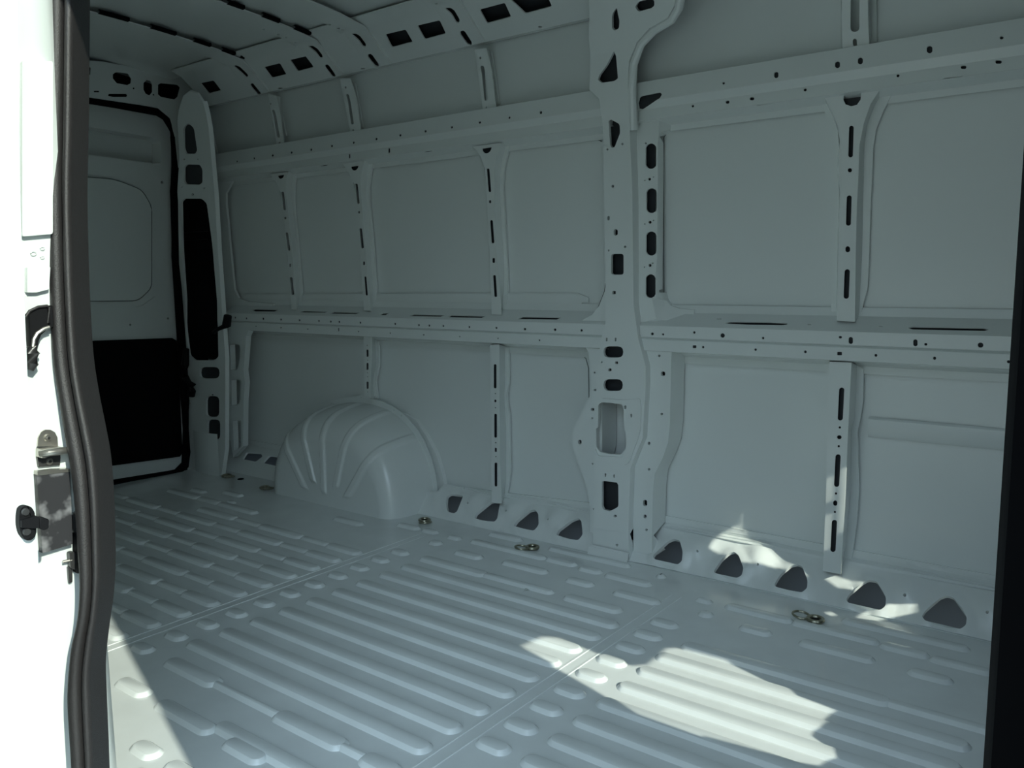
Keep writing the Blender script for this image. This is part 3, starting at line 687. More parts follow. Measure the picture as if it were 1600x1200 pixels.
post('wall_post', UPF, z8([(495, 110), (535, 170), (572, 245), (588, 400), (612, 700), (637, 1095)]), z8([(640, 90), (622, 160), (612, 240), (625, 400), (648, 700), (682, 1098)]),
     z8([(695, 95), (672, 200), (668, 330), (690, 600), (715, 960), (712, 1090)]), z8([(712, 110), (690, 210), (684, 330), (710, 600), (738, 990), (720, 1090)]),
     [z8(half(576, 128, 24)), z8([(x+(y-312)*.1, y) for x, y in O(593, 312, 17, 135)]), O(561, 331.7, 2.8, 4), z8([(x+(y-610)*.1, y) for x, y in O(621, 610, 18, 135)]), O(568.6, 411.4, 3, 6), z8([(x+(y-930)*.08, y) for x, y in O(651, 930, 14, 128)])],
     'grey slotted upper wall post standing above the wheel arch', 'upper wall posts')
z9 = lambda pts: Z(700, 200, 4, pts)
post('wall_post', UPF, z9([(150, 115), (200, 165), (230, 250), (240, 420), (255, 700), (272, 1165)]), z9([(335, 92), (302, 180), (290, 280), (290, 420), (300, 700), (335, 1168)]),
     z9([(378, 100), (345, 230), (338, 350), (350, 600), (368, 900), (352, 1160)]), z9([(398, 120), (365, 230), (356, 350), (370, 600), (390, 1040), (370, 1150)]),
     [z9(half(243, 125, 29)), z9([(x+(y-327)*.08, y) for x, y in O(256, 327, 17, 148)]), O(765.7, 315.2, 3.6, 5), z9([(x+(y-648)*.07, y) for x, y in O(276, 648, 18, 145)]), O(771.3, 407, 4, 8), z9([(x+(y-988)*.06, y) for x, y in O(294, 988, 18, 138)])],
     'grey slotted upper wall post between the wheel arch post and the centre pillar', 'upper wall posts')
zb = lambda pts: Z(1180, 100, 6.667, pts)
zc = lambda pts: Z(1200, 300, 4, pts)
post('wall_post', UPF, zb([(720, 345), (800, 500), (860, 650), (880, 800), (860, 1100)])+zc([(450, 0), (440, 300), (430, 805)]), zb([(1310, 250), (1200, 420), (1130, 620), (1085, 850), (1075, 1200)])+zc([(555, 100), (548, 400), (543, 812)]),
     zb([(1360, 260), (1250, 450), (1180, 640), (1150, 850), (1145, 1200)])+zc([(603, 50), (597, 400), (580, 700), (575, 800)]), zb([(1435, 320), (1330, 530), (1250, 740), (1240, 900), (1230, 1200)])+zc([(648, 100), (640, 400), (625, 680), (590, 715), (582, 795)]),
     [zb([(930, 300), (1105, 285), (1098, 370), (1060, 425), (1000, 440), (940, 420), (918, 370)]), zb([(x-(y-808)*.03, y) for x, y in O(998, 808, 50, 330)]), zb(O(986, 1107, 44)), zc([(x-(y-116)*.03, y) for x, y in O(505, 116, 32, 190)]), zc(O(498, 358, 30, 38)), zc([(x-(y-575)*.04, y) for x, y in O(492, 575, 34, 185)])],
     'wide grey slotted upper wall post in the bay right of the centre pillar', 'upper wall posts')
# lower posts
zd = lambda pts: Z(720, 520, 4, pts)
post('wall_post', LPF, zd([(182, 75), (186, 400), (190, 800), (193, 1060)]), zd([(240, 72), (240, 400), (244, 800), (255, 1068)]), zd([(290, 80), (292, 300), (284, 400), (298, 600), (298, 900), (285, 1030)]), zd([(312, 95), (315, 300), (297, 395), (318, 520), (322, 880), (303, 1005)]),
     [zd(O(214, 272, 18, 152)), zd(O(215, 380, 8)), zd(O(215.5, 426, 14, 18)), zd(O(216, 468, 8)), zd(O(217, 581, 18, 150)), zd(O(218, 687, 8)), zd(O(218, 732, 14, 28)), zd(O(218.5, 774, 8)), zd(O(219, 886, 18, 150))],
     'grey slotted lower wall post between the wheel arch and the centre pillar', 'lower wall posts')
ze = lambda pts: Z(1260, 550, 3.333, pts)
rp_ = post('wall_post', LPF, ze([(120, 50), (112, 400), (100, 800), (86, 1140)]), ze([(235, 55), (215, 450), (200, 800), (178, 1158)]), ze([(270, 60), (262, 300), (240, 420), (240, 700), (222, 900), (195, 1140)]), ze([(303, 85), (300, 290), (273, 400), (280, 690), (272, 860), (235, 1130)]),
     [ze([(x-(y-271)*.05, y) for x, y in O(180, 271, 28, 172)]), ze(O(174, 393, 12)), ze(O(171, 444, 24, 20)), ze(O(168, 491, 12)), ze([(x-(y-618)*.05, y) for x, y in O(161, 618, 28, 170)]), ze(O(154, 737, 12)), ze(O(150, 787, 22, 28)), ze(O(148, 833, 12)), ze([(x-(y-958)*.05, y) for x, y in O(142, 958, 28, 168)])],
     'wide grey slotted lower wall post in the bay right of the centre pillar', 'lower wall posts')
zf = lambda pts: Z(400, 300, 4, pts)
post('wall_post', LPF, zf([(673, 905), (674, 1050), (676, 1200), (675, 1290)]), zf([(722, 903), (722, 1050), (712, 1200), (712, 1290)]), zf([(758, 910), (765, 1050), (752, 1180), (755, 1290)]), zf([(780, 930), (783, 1080), (762, 1180), (775, 1290)]),
     [zf(O(694, 958, 7)), zf(O(696, 1008, 14, 46)), zf(O(697, 1052, 6)), zf(O(696, 1090, 14, 44)), zf(O(696, 1130, 6)), zf(O(696, 1155, 6)), zf(O(696, 1208, 14, 46)), zf(O(697, 1250, 6))],
     'short grey lower wall post standing on top of the wheel arch', 'lower wall posts')
# posts above the upper rail
UU = Prism([(2.52, 1.60), (2.50, 1.75), (2.455, 1.90)])
zg = lambda pts: Z(400, 0, 4, pts)
def upost(L, R, SR, FR, sl, lab):
    o = sheet('roof_side_post', UU, L+R[::-1], sl, rim=.003); tag(o, lab, 'wall post', 'short posts between upper rail and roof')
    N = 6
    Rw = resample([onP(UU, u, v, 0) for u, v in R], N); Lw = resample([onP(UU, u, v, 0) for u, v in L], N)
    Sw = resample([onP(SKIN, u, v, .01) for u, v in SR], N); Fw = resample([onP(SKIN, u, v, .01) for u, v in FR], N)
    bm = bmesh.new(); loft_bm(bm, [[a, s, f, f+Vector((0, .008, 0))] for a, s, f in zip(Rw, Sw, Fw)]); build('side_wall', bm, PAINT, o)
    bm = bmesh.new(); loft_bm(bm, [[a, Vector((a.x-.012, s.y, a.z))] for a, s in zip(Lw, Sw)]); build('side_wall', bm, PAINT, o)
upost(zg([(75, 585), (95, 700), (130, 910)]), zg([(130, 600), (150, 700), (175, 900)]), zg([(150, 625), (165, 700), (188, 860)]), zg([(155, 630), (175, 720), (200, 850)]),
      [zg([(x+(y-773)*.2, y) for x, y in O(124, 773, 18, 175)]), zg(O(91, 650, 8, 12)), zg(O(146, 893, 10, 12))], 'short post above the upper rail, first from the rear corner')
upost(zg([(525, 490), (552, 640), (592, 830)]), zg([(590, 490), (625, 600), (655, 815)]), zg([(620, 520), (645, 640), (668, 800)]), zg([(630, 522), (655, 650), (678, 800)]),
      [zg([(x+(y-683)*.17, y) for x, y in O(587, 683, 18, 190)]), zg(O(560, 547, 10, 14)), zg(O(608, 815, 10, 12))], 'short post above the upper rail, second from the rear corner')
upost(zg([(1365, 310), (1390, 480), (1418, 690)]), zg([(1440, 300), (1475, 450), (1500, 680)]), zg([(1470, 320), (1490, 450), (1515, 660)]), zg([(1482, 325), (1502, 460), (1528, 650)]),
      [zg([(x+(y-520)*.12, y) for x, y in O(1426, 520, 24, 220)]), zg(O(1402, 362, 11, 16)), zg(O(1441, 672, 12, 14))], 'short post above the upper rail, nearest the centre pillar')
zh = lambda pts: Z(1200, 0, 4, pts)
upost(zh([(455, -90), (460, 100), (466, 300)]), zh([(622, -90), (625, 100), (632, 285)]), zh([(640, -90), (645, 100), (648, 275)]), zh([(682, -90), (684, 100), (684, 262)]),
      [zh(O(543, 70, 58, 260)), zh(O(543, 265, 26, 46))], 'wide post above the upper rail, right of the centre pillar at the top edge')
zi = lambda pts: Z(260, 130, 3.75, pts)
upost(zi([(180, 150), (200, 280), (240, 430)]), zi([(238, 150), (252, 280), (285, 428)]), zi([(250, 160), (268, 280), (298, 425)]), zi([(252, 162), (275, 282), (310, 425)]),
      [zi([(x+(y-355)*.2, y) for x, y in O(248, 355, 20, 88)])], 'short post above the upper rail standing against the rear corner pillar')

# ------------------------------------------------------------ corrugated sill panel with triangular holes
def sill_rel_factory(cs, loops=()):
    lp = [[Vector(q) for q in L] for L in loops]
    def f(x, t):
        h = 0; p = Vector((x, t)); d = 9
        for L in lp:
            if abs(L[0].x-x) > .2: continue
            for q in L: d = min(d, (p-q).length)
        if d < .028: h += .010*math.cos(d/.028*math.pi/2)
        for cx, ct in cs: h += .022*math.exp(-((x-cx)/.045)**2-((t-ct)/.05)**2)
        return h
    return f
za = lambda pts: Z(640, 730, 4, pts)
hl = [za(fillet([(245, 195), (265, 178), (345, 188), (335, 220), (305, 285), (285, 296), (245, 285), (237, 240)], .3)), za(fillet([(415, 320), (425, 300), (510, 228), (530, 222), (575, 230), (558, 330), (540, 348), (490, 345), (418, 328)], .3)),
      za(fillet([(658, 375), (680, 345), (755, 280), (790, 272), (812, 300), (817, 370), (785, 405), (720, 392)], .3)), za(fillet([(925, 432), (940, 405), (1020, 340), (1060, 325), (1080, 345), (1088, 430), (1060, 465), (1000, 455)], .3))]
sd_ = [za(O(378, 238, 10, 12)), za(O(617, 286, 10, 12)), za(O(877, 338, 10, 12)), za(O(342, 130, 8, 12))]
bump = [SILL.px(*za([q])[0]) for q in [(400, 225), (640, 275), (905, 330), (200, 170)]]
o = build('sill_panel', sheet_bm(SILL, [(-2.50, 0), (-2.47, .10), (SILL.px(688, 772)[0], SILL.px(688, 772)[1]), SILL.px(695, 757)]+[(SILL.px(920, 815)[0]+.04, SILL.t[-1]), (SILL.px(927, 868)[0], 0)], raw=pxh(SILL, hl+sd_), px=False, rim=.014, relief=sill_rel_factory(bump, [[SILL.px(*q) for q in h] for h in hl]), grid=.013), PAINT, fix=False)
tag(o, 'corrugated sill panel with four cut-outs between wheel arch and centre pillar', 'sill panel')
zj = lambda pts: Z(1000, 760, 4.444, pts)
zk = lambda pts: Z(1200, 900, 4, pts)
hl = [zj(fillet([(97, 495), (110, 475), (200, 390), (240, 375), (285, 390), (310, 470), (300, 530), (270, 552), (110, 515)], .3)), zj(fillet([(510, 608), (570, 520), (620, 475), (660, 463), (692, 490), (727, 580), (712, 628), (680, 645)], .3)),
      zj(fillet([(930, 702), (980, 620), (1055, 558), (1100, 551), (1133, 570), (1168, 660), (1165, 715), (1130, 745), (1040, 730)], .3)),
      zk(fillet([(493, 155), (510, 125), (590, 55), (630, 33), (682, 42), (742, 145), (738, 198), (705, 222), (505, 175)], .3)), zk(fillet([(965, 262), (985, 228), (1080, 145), (1120, 131), (1162, 145), (1245, 265), (1240, 315), (1205, 340), (985, 287)], .3))]
sd_ = [zj(O(408, 465, 16)), zj(O(826, 555, 16)), zk(O(860, 135, 20, 18)), zk(O(1374, 243, 20, 18))]
bump = [SILL.px(*zj([q])[0]) for q in [(380, 430), (820, 500)]]+[SILL.px(*zk([q])[0]) for q in [(870, 90), (1400, 210), (1900, 330)]]
o = build('sill_panel', sheet_bm(SILL, [(SILL.px(978, 880)[0], 0), (SILL.px(985, 825)[0], SILL.t[-1]), (.15, SILL.t[-1]), (.15, 0)], raw=pxh(SILL, hl+sd_), px=False, rim=.014, relief=sill_rel_factory(bump, [[SILL.px(*q) for q in h] for h in hl]), grid=.013), PAINT, fix=False)
tag(o, 'corrugated sill panel with five triangular cut-outs right of the centre pillar', 'sill panel')
zl = lambda pts: Z(250, 440, 3.75, pts)
hl = [zl(fillet([(483, 1040), (508, 1000), (590, 1005), (600, 1025), (562, 1055)], .2)), zl(fillet([(600, 1062), (640, 1018), (740, 1035), (740, 1085), (680, 1080)], .2))]
o = build('sill_panel', sheet_bm(SILL, [(-3.98, 0), (-3.98, SILL.t[-1]), (-3.15, SILL.t[-1]), (-3.15, 0)], raw=pxh(SILL, hl), px=False, rim=.010), PAINT, fix=False)
tag(o, 'small sill panel with two cut-outs behind the wheel arch', 'sill panel')
# pillar foot between the two sill panels
bm = bmesh.new()
xa, xb = PIL.px(926, 868)[0]-.005, PIL.px(984, 882)[0]+.005
loft_bm(bm, [[Vector((x, y, z)) for y, z in ((2.488, .034), (2.482, .030), (2.478, .012), (2.470, .001))] for x in (xa, xa+.02, xb-.02, xb)])
tag(build('pillar_foot', bm, PAINT), 'grey foot plate under the centre pillar at the floor edge', 'foot plate')

# ------------------------------------------------------------ wheel arch
XC = -2.862
def sup(a, b, th, n=2.35):
    c, s = math.cos(th), math.sin(th)
    return a*math.copysign(abs(c)**(2/n), c), b*abs(s)**(2/n)
ribs_th = [math.radians(d) for d in (53, 72, 91, 108, 126)]; ZF = .13
NT = 261
secs = [(2.618, .432, .432), (2.60, .431, .431), (2.56, .428, .428), (2.50, .424, .418), (2.44, .420, .402), (2.41, .415, .388), (2.385, .404, .368), (2.368, .390, .345), (2.357, .372, .32), (2.350, .35, .295)]
rows = []
def rrel(r, th, ww=.018):
    d = min(abs(r*math.sin(th-q)) for q in ribs_th)
    return max(0, min(1, (ww-d)/.006))*.0085
for k, (y, a, b) in enumerate(secs):
    row = []
    for i in range(NT):
        th = math.pi*i/(NT-1); x, z = sup(a, b, th); r = math.hypot(x, z)
        h = rrel(math.hypot(x, z+ZF), math.atan2(z+ZF, x))*(1 if k > 1 else 0)*min(1, max(0, (z-.10)/.05))
        kk = min(1, max(0, (k-4)/5))
        dx, dz = x/r*h*(1-kk), z/r*h*(1-kk)
        row.append(Vector((XC+x+dx, y-h*kk, max(0.0, z+dz))))
    rows.append(row)
for f in [.97-.03*q for q in range(32)]+[.004]:
    row = []
    for i in range(NT):
        th = math.pi*i/(NT-1); x, z = sup(.35*f, .295*f, th); r = math.hypot(x, z); pa = 0
        h = rrel(math.hypot(x, z+ZF), math.atan2(z+ZF, x), .019)*min(1, max(0, (z-.055-(.04 if abs(x) > .02 and abs(x) < .1 else 0))/.012))
        row.append(Vector((XC+x, 2.350-.004*(1-f)-h, z)))
    rows.append(row)
bm = bmesh.new(); loft_bm(bm, rows)
arch = build('wheel_arch', bm, PAINT, smooth=40)
tag(arch, 'rounded grey wheel arch with pressed radiating ribs on the van floor', 'wheel arch')
# scalloped weld flange round the arch against the wall
fl = []
lobes = [(461, 640), (504, 621), (514, 620), (564, 619), (598, 620), (620, 630), (632, 638), (666, 684)]
WF = Prism([(2.592, -.05), (2.592, .7)])
lw = [WF.px(*q) for q in lobes]
inner = []; outer = []
for i in range(NT):
    th = math.pi*i/(NT-1); x, z = sup(.428, .426, th); inner.append((XC+x, max(z, .001)))
    e = .026; x2, z2 = sup(.432+e, .43+e, th)
    for lx, lz in lw:
        lz0 = lz-.05; d = math.hypot(XC+x2-lx, z2-lz0)
        e2 = .012*math.exp(-(d/.018)**2)
        r = math.hypot(x2, z2); x2 += x2/r*e2; z2 += z2/r*e2
    outer.append((XC+x2, max(z2, .001)))
FLS = [(x, z+.05) for x, z in outer]+[(x, z+.05) for x, z in inner[::-1]]
hol = []
for lx, lz in lw:
    # bolt hole in the lobe, on the ring mid-line
    ang = math.atan2(lz-.05, lx-XC); best = min(range(NT), key=lambda i: abs(math.atan2(outer[i][1], outer[i][0]-XC)-ang))
    ox, oz = outer[best]; r = math.hypot(ox-XC, oz); k = (r-.012)/r
    hol.append([(XC+(ox-XC)*k+.0035*math.cos(2*math.pi*j/8), oz*k+.05+.0035*math.sin(2*math.pi*j/8)) for j in range(8)])
build('weld_flange', sheet_bm(WF, FLS, raw=hol, px=False, rim=.004), PAINT, arch, fix=False)
# outer wheel house lip, visible right of the arch as a curved step on the wall
bm = bmesh.new()
pl = [(637, 645), (655, 655), (672, 680), (688, 710), (697, 740), (701, 765), (700, 778)]
a = [onP(SKIN, u, v, .002) for u, v in pl]
pr = [(625, 640), (645, 665), (660, 690), (672, 715), (680, 740), (685, 765), (686, 780)]
b = [onP(SKIN, u, v, .018) for u, v in pr]
loft_bm(bm, [[p, p.lerp(q, .12)+Vector((0, -.012, 0)), q] for p, q in zip(a, b)])
build('outer_lip', bm, PAINT, arch)

# ------------------------------------------------------------ lashing rings on the floor
def ring(u, v, lab, ang=0, s=1.2):
    p = onZ(u, v, .004)
    e = bpy.data.objects.new('lashing_ring', None); C.objects.link(e); e.location = (p.x, p.y, 0); e.rotation_euler = (0, 0, ang)
    tag(e, lab, 'lashing ring', 'steel lashing rings along the floor edge')
    def tor(cx, cy, z0, ra, rb, r, tilt):
        bm = bmesh.new(); pts = [Vector((cx+ra*math.cos(a), cy+rb*math.sin(a), z0+tilt*(math.cos(a)))) for a in [2*math.pi*i/24 for i in range(24)]]
        tube_bm(bm, pts, r*1.15, 8, closed=True); return bm
    o = build('boss', tor(.020*s, 0, .007, .017*s, .017*s, .0055, 0), RINGM, e)
    bm = bmesh.new(); bmesh.ops.create_cone(bm, cap_ends=True, segments=20, radius1=.016, radius2=.010, depth=.006, matrix=Matrix.Translation((.02*s, 0, .005)))
    build('cup', bm, BLACKP, e)
    build('ring', tor(-.014*s, 0, .010, .020*s, .020*s, .0032, -.003), RINGM, e)
    return e
ring(1261, 966, 'steel lashing ring on the floor below the rightmost lower wall post')
ring(822, 857, 'steel lashing ring just left of the centre pillar foot', .9)
ring(664, 816, 'steel lashing ring right beside the wheel arch corner', 2.4)
ring(417, 764, 'steel lashing ring half hidden behind the wheel arch', 2.9)
ring(357, 745.5, 'steel lashing ring near the rear corner pillar', 2.9)
p = onZ(376, 748.5, .001); bm = bmesh.new(); bmesh.ops.create_cone(bm, cap_ends=True, segments=16, radius1=.017, radius2=.015, depth=.004, matrix=Matrix.Translation(p))
tag(build('drain_plug', bm, MATT), 'small black drain plug beside the rearmost lashing ring', 'plug')
for lab, (u, v) in (('tiny torn white scrap on the floor ribs', (820, 923)),):
    p = onZ(u, v, .009); bm = bmesh.new()
    loft_bm(bm, [[p+Vector((-.008, 0, 0)), p+Vector((.004, .003, .006))], [p+Vector((-.004, .012, .004)), p+Vector((.010, .012, .001))]])
    so_ = build('paper_scrap', bm, EXT); sm = so_.modifiers.new('thick', 'SOLIDIFY'); sm.thickness = .0008; tag(so_, lab, 'scrap')

# ------------------------------------------------------------ side door opening: rear jamb
JX = -1.36
bm = bmesh.new()
loft_bm(bm, [[Vector((x, y, z)) for x, y in ((-1.75, .40), (-1.40, .40), (-1.375, .41), (JX, .43), (JX, .60), (JX-.004, .625), (-1.40, .66), (-1.45, .665))] for z in (-.62, -.3, 0, .4, .8, 1.2, 1.6, 2.12)])
jamb = tag(build('door_jamb', bm, EXT, smooth=50), 'sunlit white door jamb beside the black rubber seal', 'door jamb')
def fx(u, v, h=0): return onX(u, v, JX+h)
# shallow steps of the jamb
def plate(name, px, x0, th, m, parent, bev=0):
    bm = bmesh.new(); pts = [onX(u, v, x0) for u, v in px]
    prism_bm(bm, pts, Vector((th, 0, 0)))
    if bev: bmesh.ops.bevel(bm, geom=list(bm.edges), offset=bev, segments=2, affect='EDGES')
    return build(name, bm, m, parent, smooth=40)
plate('upper_step', fillet([(30, 96), (78, 97), (78, 366), (30, 370)], .08), JX, .010, EXT, jamb)
plate('lower_step', fillet([(50, 415), (74, 417), (72, 452), (52, 457), (38, 457), (38, 418)], .08), JX, .010, EXT, jamb)
for u, v, r in ((52, 396, 4), (66, 388, 3), (66, 402, 2.5)):
    bm = bmesh.new(); tube_bm(bm, [fx(u+r*math.cos(a), v+r*.8*math.sin(a), .001) for a in [2*math.pi*i/14 for i in range(14)]], .0012, 6, closed=True); build('screw_ring', bm, EXT, jamb)

# the rubber seal round the opening: two lobes on a carrier
R_ = [(119, -160), (118, 0), (117, 100), (116, 200), (114, 300), (116, 400), (119, 480), (124, 560), (133, 620), (143, 670), (152, 720), (157, 780), (159, 840), (159.5, 900), (156, 950), (149, 1000), (144, 1050), (145, 1100), (147, 1150), (149, 1200), (153, 1330)]
L_ = [(80, -160), (79, 0), (78, 100), (76, 200), (76, 300), (78, 400), (80, 480), (84, 560), (93, 620), (103, 680), (113, 740), (119, 800), (123, 860), (126, 920), (122, 970), (113, 1010), (108, 1060), (107, 1100), (110, 1150), (113, 1200), (117, 1330)]
def smooth_pl(pl, n=90):
    out = []
    P_ = [Vector(p) for p in pl]; N = len(P_)-1
    for k in range(n):
        s = k/(n-1)*N; i = min(int(s), N-1); t = s-i
        p0, p1, p2, p3 = P_[max(i-1, 0)], P_[i], P_[i+1], P_[min(i+2, N)]
        out.append(.5*((2*p1)+(p2-p0)*t+(2*p0-5*p1+4*p2-p3)*t*t+(3*p1-p0-3*p2+p3)*t**3))
    return out
Rs, Ls = smooth_pl(R_), smooth_pl(L_)
FH = Vector((FW.x, FW.y, 0)).normalized()
def atdepth(u, v, D): d = ray(u, v); return CAM+d*(D/(d.dot(FW)))
rows = []
for r_, l_ in zip(Rs, Ls):
    a, b = atdepth(l_.x, l_.y, 1.30), atdepth(r_.x, r_.y, 1.30); row = []
    W = (b-a).length
    prof = [(0, -.045), (0, -.006)]
    for k in range(9): th = math.pi-math.pi*k/8; prof.append((.29+.29*math.cos(th), .013*math.sin(th)))
    prof += [(.60, -.004), (.63, -.004)]
    for k in range(9): th = math.pi-math.pi*k/8; prof.append((.82+.18*math.cos(th), .003+.010*math.sin(th)))
    prof += [(1.0, -.045)]
    for s, h in prof: row.append(a.lerp(b, s)-FH*h)
    rows.append(row)
bm = bmesh.new(); loft_bm(bm, rows)
tag(build('side_door_seal', bm, RUBBER, smooth=50), 'long curved black rubber seal of the side door opening at left', 'door seal')

# steel striker bracket with its rod
e = bpy.data.objects.new('striker_bracket', None); C.objects.link(e); e.location = fx(72, 728)
tag(e, 'zinc striker bracket with rod bolted above the worn black plate', 'striker')
inv = Matrix.Translation(-e.location)
def child(bm, name, m, par=e, loc=None, smooth=40):
    bm.transform(Matrix.Translation(-par.location)); return build(name, bm, m, par, smooth)
bm = bmesh.new(); prism_bm(bm, [fx(u, v) for u, v in [(57, 697), (58, 684), (62, 675), (69, 671), (77, 671), (84, 675), (88, 683), (89, 697)]], Vector((.004, 0, 0))); child(bm, 'back_plate', STEEL)
bm = bmesh.new(); prism_bm(bm, [fx(u, v) for u, v in [(57, 698), (90, 698), (92, 714), (91, 726), (58, 729), (56, 714)]], Vector((.006, 0, 0))); child(bm, 'lower_plate', DSTEEL)
bm = bmesh.new(); tube_bm(bm, [fx(62, 709, .022), fx(75, 706.5, .03), fx(92, 705, .03), fx(108, 704, .024)], [.005, .0062, .0062, .006], 12); child(bm, 'rod', STEEL)
bm = bmesh.new(); prism_bm(bm, [fx(u, v, .004) for u, v in [(56, 700), (92, 697), (92, 701), (60, 713), (56, 713)]], Vector((.022, 0, 0))); child(bm, 'shelf', STEEL)
for u, v in ((75, 684), (77, 721)):
    bm = bmesh.new(); c = fx(u, v, .005); bmesh.ops.create_cone(bm, cap_ends=True, segments=20, radius1=.0065, radius2=.005, depth=.004, matrix=Matrix.Translation(c) @ Matrix.Rotation(math.pi/2, 4, 'Y'))
    b_ = child(bm, 'bolt', STEEL)
    bm = bmesh.new(); bmesh.ops.create_cone(bm, cap_ends=True, segments=6, radius1=.0025, radius2=.0025, depth=.002, matrix=Matrix.Translation(c+Vector((.0025, 0, 0))) @ Matrix.Rotation(math.pi/2, 4, 'Y'))
    bm.transform(Matrix.Translation(-e.location)); build('bolt_socket', bm, DSTEEL, b_)

# worn black plate
bm = bmesh.new(); prism_bm(bm, [onX(u, v, JX+.006) for u, v in [(52, 741), (104, 735), (108, 848), (61, 862)]], Vector((.012, 0, 0)))
wp = tag(build('striker_plate', bm, WORN, smooth=0), 'worn black plate with rubbed grey patches on the white jamb', 'plate')
bm = bmesh.new(); prism_bm(bm, [onX(u, v, JX+.006) for u, v in [(53, 735), (80, 732), (104, 731), (104, 735.5), (53, 741.5)]], Vector((.013, 0, 0))); build('top_edge', bm, STEEL, wp, smooth=0)

# switch block and its bracket next to the seal
e2 = bpy.data.objects.new('contact_switch', None); C.objects.link(e2); e2.location = fx(115, 890)
tag(e2, 'black contact switch block tucked against the rubber seal below the worn plate', 'switch')
bm = bmesh.new(); prism_bm(bm, [fx(u, v, .004) for u, v in fillet([(111, 806), (117, 798), (124, 800), (126, 830), (124, 848), (112, 828)], .3)], Vector((.004, 0, 0))); child(bm, 'bracket', DSTEEL, e2)
bm = bmesh.new(); prism_bm(bm, [fx(u, v, .005) for u, v in [(113, 832), (126, 830), (126, 893), (114, 893)]], Vector((.016, 0, 0))); child(bm, 'housing', BLACKP, e2)
bm = bmesh.new(); prism_bm(bm, [fx(u, v, .004) for u, v in fillet([(104, 862), (112, 860), (116, 872), (116, 890), (106, 886)], .3)], Vector((.010, 0, 0))); child(bm, 'plug', DSTEEL, e2)
bm = bmesh.new(); tube_bm(bm, [fx(98, 878, .01), fx(112, 875, .012)], .0025, 8); child(bm, 'pin', STEEL, e2)
bm = bmesh.new(); prism_bm(bm, [fx(u, v, .002) for u, v in fillet([(104, 885), (111, 885), (111, 908), (106, 911)], .2)], Vector((.005, 0, 0))); child(bm, 'tail', DSTEEL, e2)

# black roller arm of the sliding door reaching into the jamb
e3 = bpy.data.objects.new('roller_arm', None); C.objects.link(e3); e3.location = fx(60, 540)
tag(e3, 'black curved roller arm between sliding door edge and jamb', 'arm')
bm = bmesh.new(); prism_bm(bm, [fx(u, v, .001) for u, v in [(38, 492), (46, 484), (60, 478), (75, 477), (77, 505), (76, 511), (65, 514), (56, 522), (52, 532), (50, 552), (42, 556), (40, 520)]], Vector((.016, 0, 0))); bmesh.ops.bevel(bm, geom=list(bm.edges), offset=.001, segments=1, affect='EDGES'); child(bm, 'arm_plate', BLACKP, e3)
bm = bmesh.new(); tube_bm(bm, [fx(u, v, .019) for u, v in [(40, 495), (46, 486), (60, 479.5), (74, 478), (76, 480), (76, 505)]], .0022, 8); child(bm, 'rim', RUBBER, e3)
bm = bmesh.new(); tube_bm(bm, [fx(u, v, .019) for u, v in [(77, 511), (68, 514), (58, 521), (53, 530), (51, 545)]], .003, 8); child(bm, 'lower_rim', STEEL, e3)
bm = bmesh.new(); tube_bm(bm, [fx(u, v, .016) for u, v in [(49, 541), (51, 552), (50, 568), (46, 578)]], [.008, .010, .009, .006], 12); child(bm, 'roller', DSTEEL, e3)

# slid-back side door: only its front edge shows
bm = bmesh.new()
def at_x(u, v, x): return onX(u, v, x)
DX = -1.22
L1 = [(29, -150), (30, 0), (31, 200), (34, 350), (38, 450), (43, 560), (46, 640), (52, 720), (57, 800), (61, 880), (64, 960), (69, 1060), (75, 1200), (80, 1320)]
rows = []
for u, v in L1:
    p = at_x(u, v, DX); rows.append([Vector((DX-.9, p.y-.012, p.z)), Vector((DX-.01, p.y-.002, p.z)), Vector((DX-.002, p.y, p.z)), Vector((DX, p.y-.006, p.z)), Vector((DX-.0, p.y-.060, p.z)), Vector((DX-.01, p.y-.068, p.z)), Vector((DX-.9, p.y-.075, p.z))])
loft_bm(bm, rows)
sdoor = tag(build('sliding_door', bm, EXT, smooth=50), 'overexposed white edge of the slid-back side door at far left', 'sliding door')
def dx(u, v, h=0): return onX(u, v, DX+h)
e4 = bpy.data.objects.new('door_wedge', None); C.objects.link(e4); e4.location = dx(38, 815)
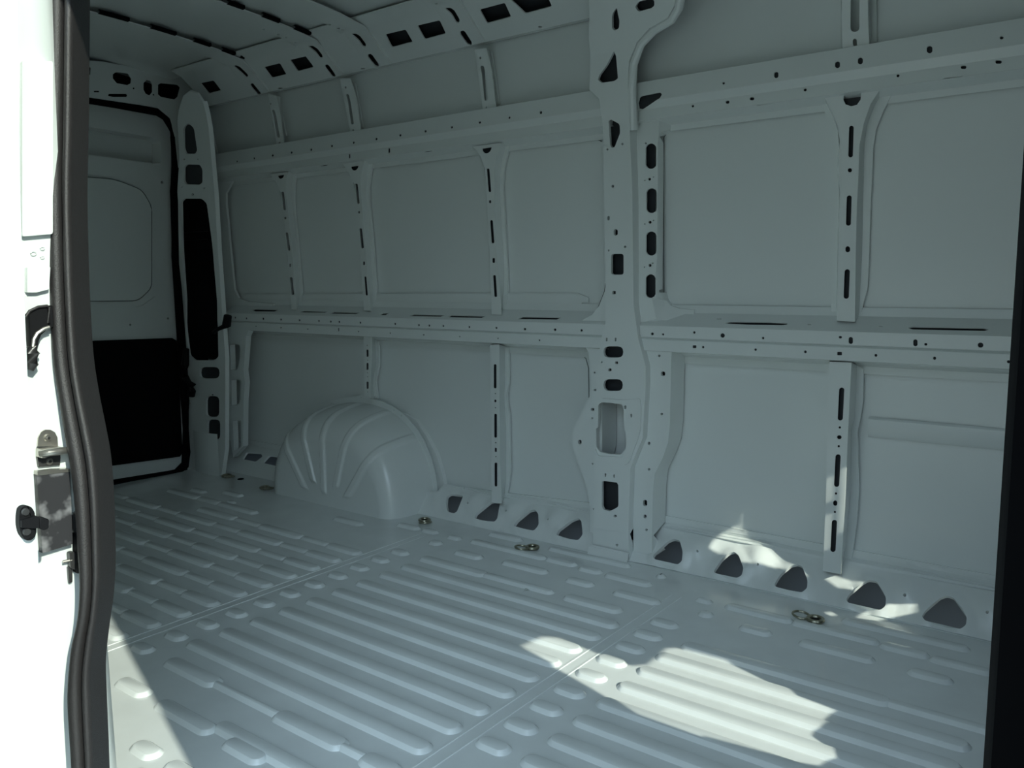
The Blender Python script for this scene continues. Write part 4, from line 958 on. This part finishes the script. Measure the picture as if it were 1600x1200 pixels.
tag(e4, 'black oval door wedge with two screws on the sliding door edge', 'door wedge')
bm = bmesh.new(); prism_bm(bm, [dx(*q) for q in fillet([(24, 805), (26, 793), (33, 788), (42, 789), (48, 797), (51, 822), (50, 835), (43, 842), (34, 842), (27, 833), (24, 820)], .4)], Vector((.012, 0, 0))); bmesh.ops.bevel(bm, geom=[ed for ed in bm.edges if ed.calc_length() > .008], offset=.0015, segments=1, affect='EDGES'); child(bm, 'base', BLACKP, e4)
bm = bmesh.new(); prism_bm(bm, [dx(u, v, .004) for u, v in [(27, 811), (48, 804), (54, 805), (54, 822), (49, 823), (27, 822)]], Vector((.014, 0, 0))); child(bm, 'bridge', BLACKP, e4)
bm = bmesh.new(); prism_bm(bm, [dx(u, v, .002) for u, v in [(54, 807), (62, 806), (69, 809), (68, 823), (61, 826), (54, 823)]], Vector((.016, 0, 0))); bmesh.ops.bevel(bm, geom=list(bm.edges), offset=.0012, segments=1, affect='EDGES'); child(bm, 'peg', BLACKP, e4)
for u, v in ((40, 800), (42, 831)):
    bm = bmesh.new(); bmesh.ops.create_cone(bm, cap_ends=True, segments=16, radius1=.006, radius2=.0045, depth=.004, matrix=Matrix.Translation(dx(u, v, .013)) @ Matrix.Rotation(math.pi/2, 4, 'Y')); child(bm, 'screw', DSTEEL, e4)

# ------------------------------------------------------------ front side of the opening: black seal in the shade of the body side
bm = bmesh.new()
def fedge(z):   # lean with the body side
    return -.0665
loft_bm(bm, [[Vector((-.0655, .60, z)), Vector((-.0665, .575, z)), Vector((-.0600, .555, z)), Vector((-.03, .550, z)), Vector((.05, .55, z))] for z in (-.05, .3, .6, .9, 1.2, 1.8)])
bm2 = bmesh.new()
tag(build('front_door_seal', bm, MATT, smooth=50), 'black trim edge of the front pillar along the right margin', 'pillar trim')
bm = bmesh.new(); box_bm(bm, -.018, .25, .385, .42, -.62, 2.12); box_bm(bm, -.04, .2, .60, .625, -.05, 2.1)
tag(build('trim_3', bm, EXT, smooth=0), kind='structure')
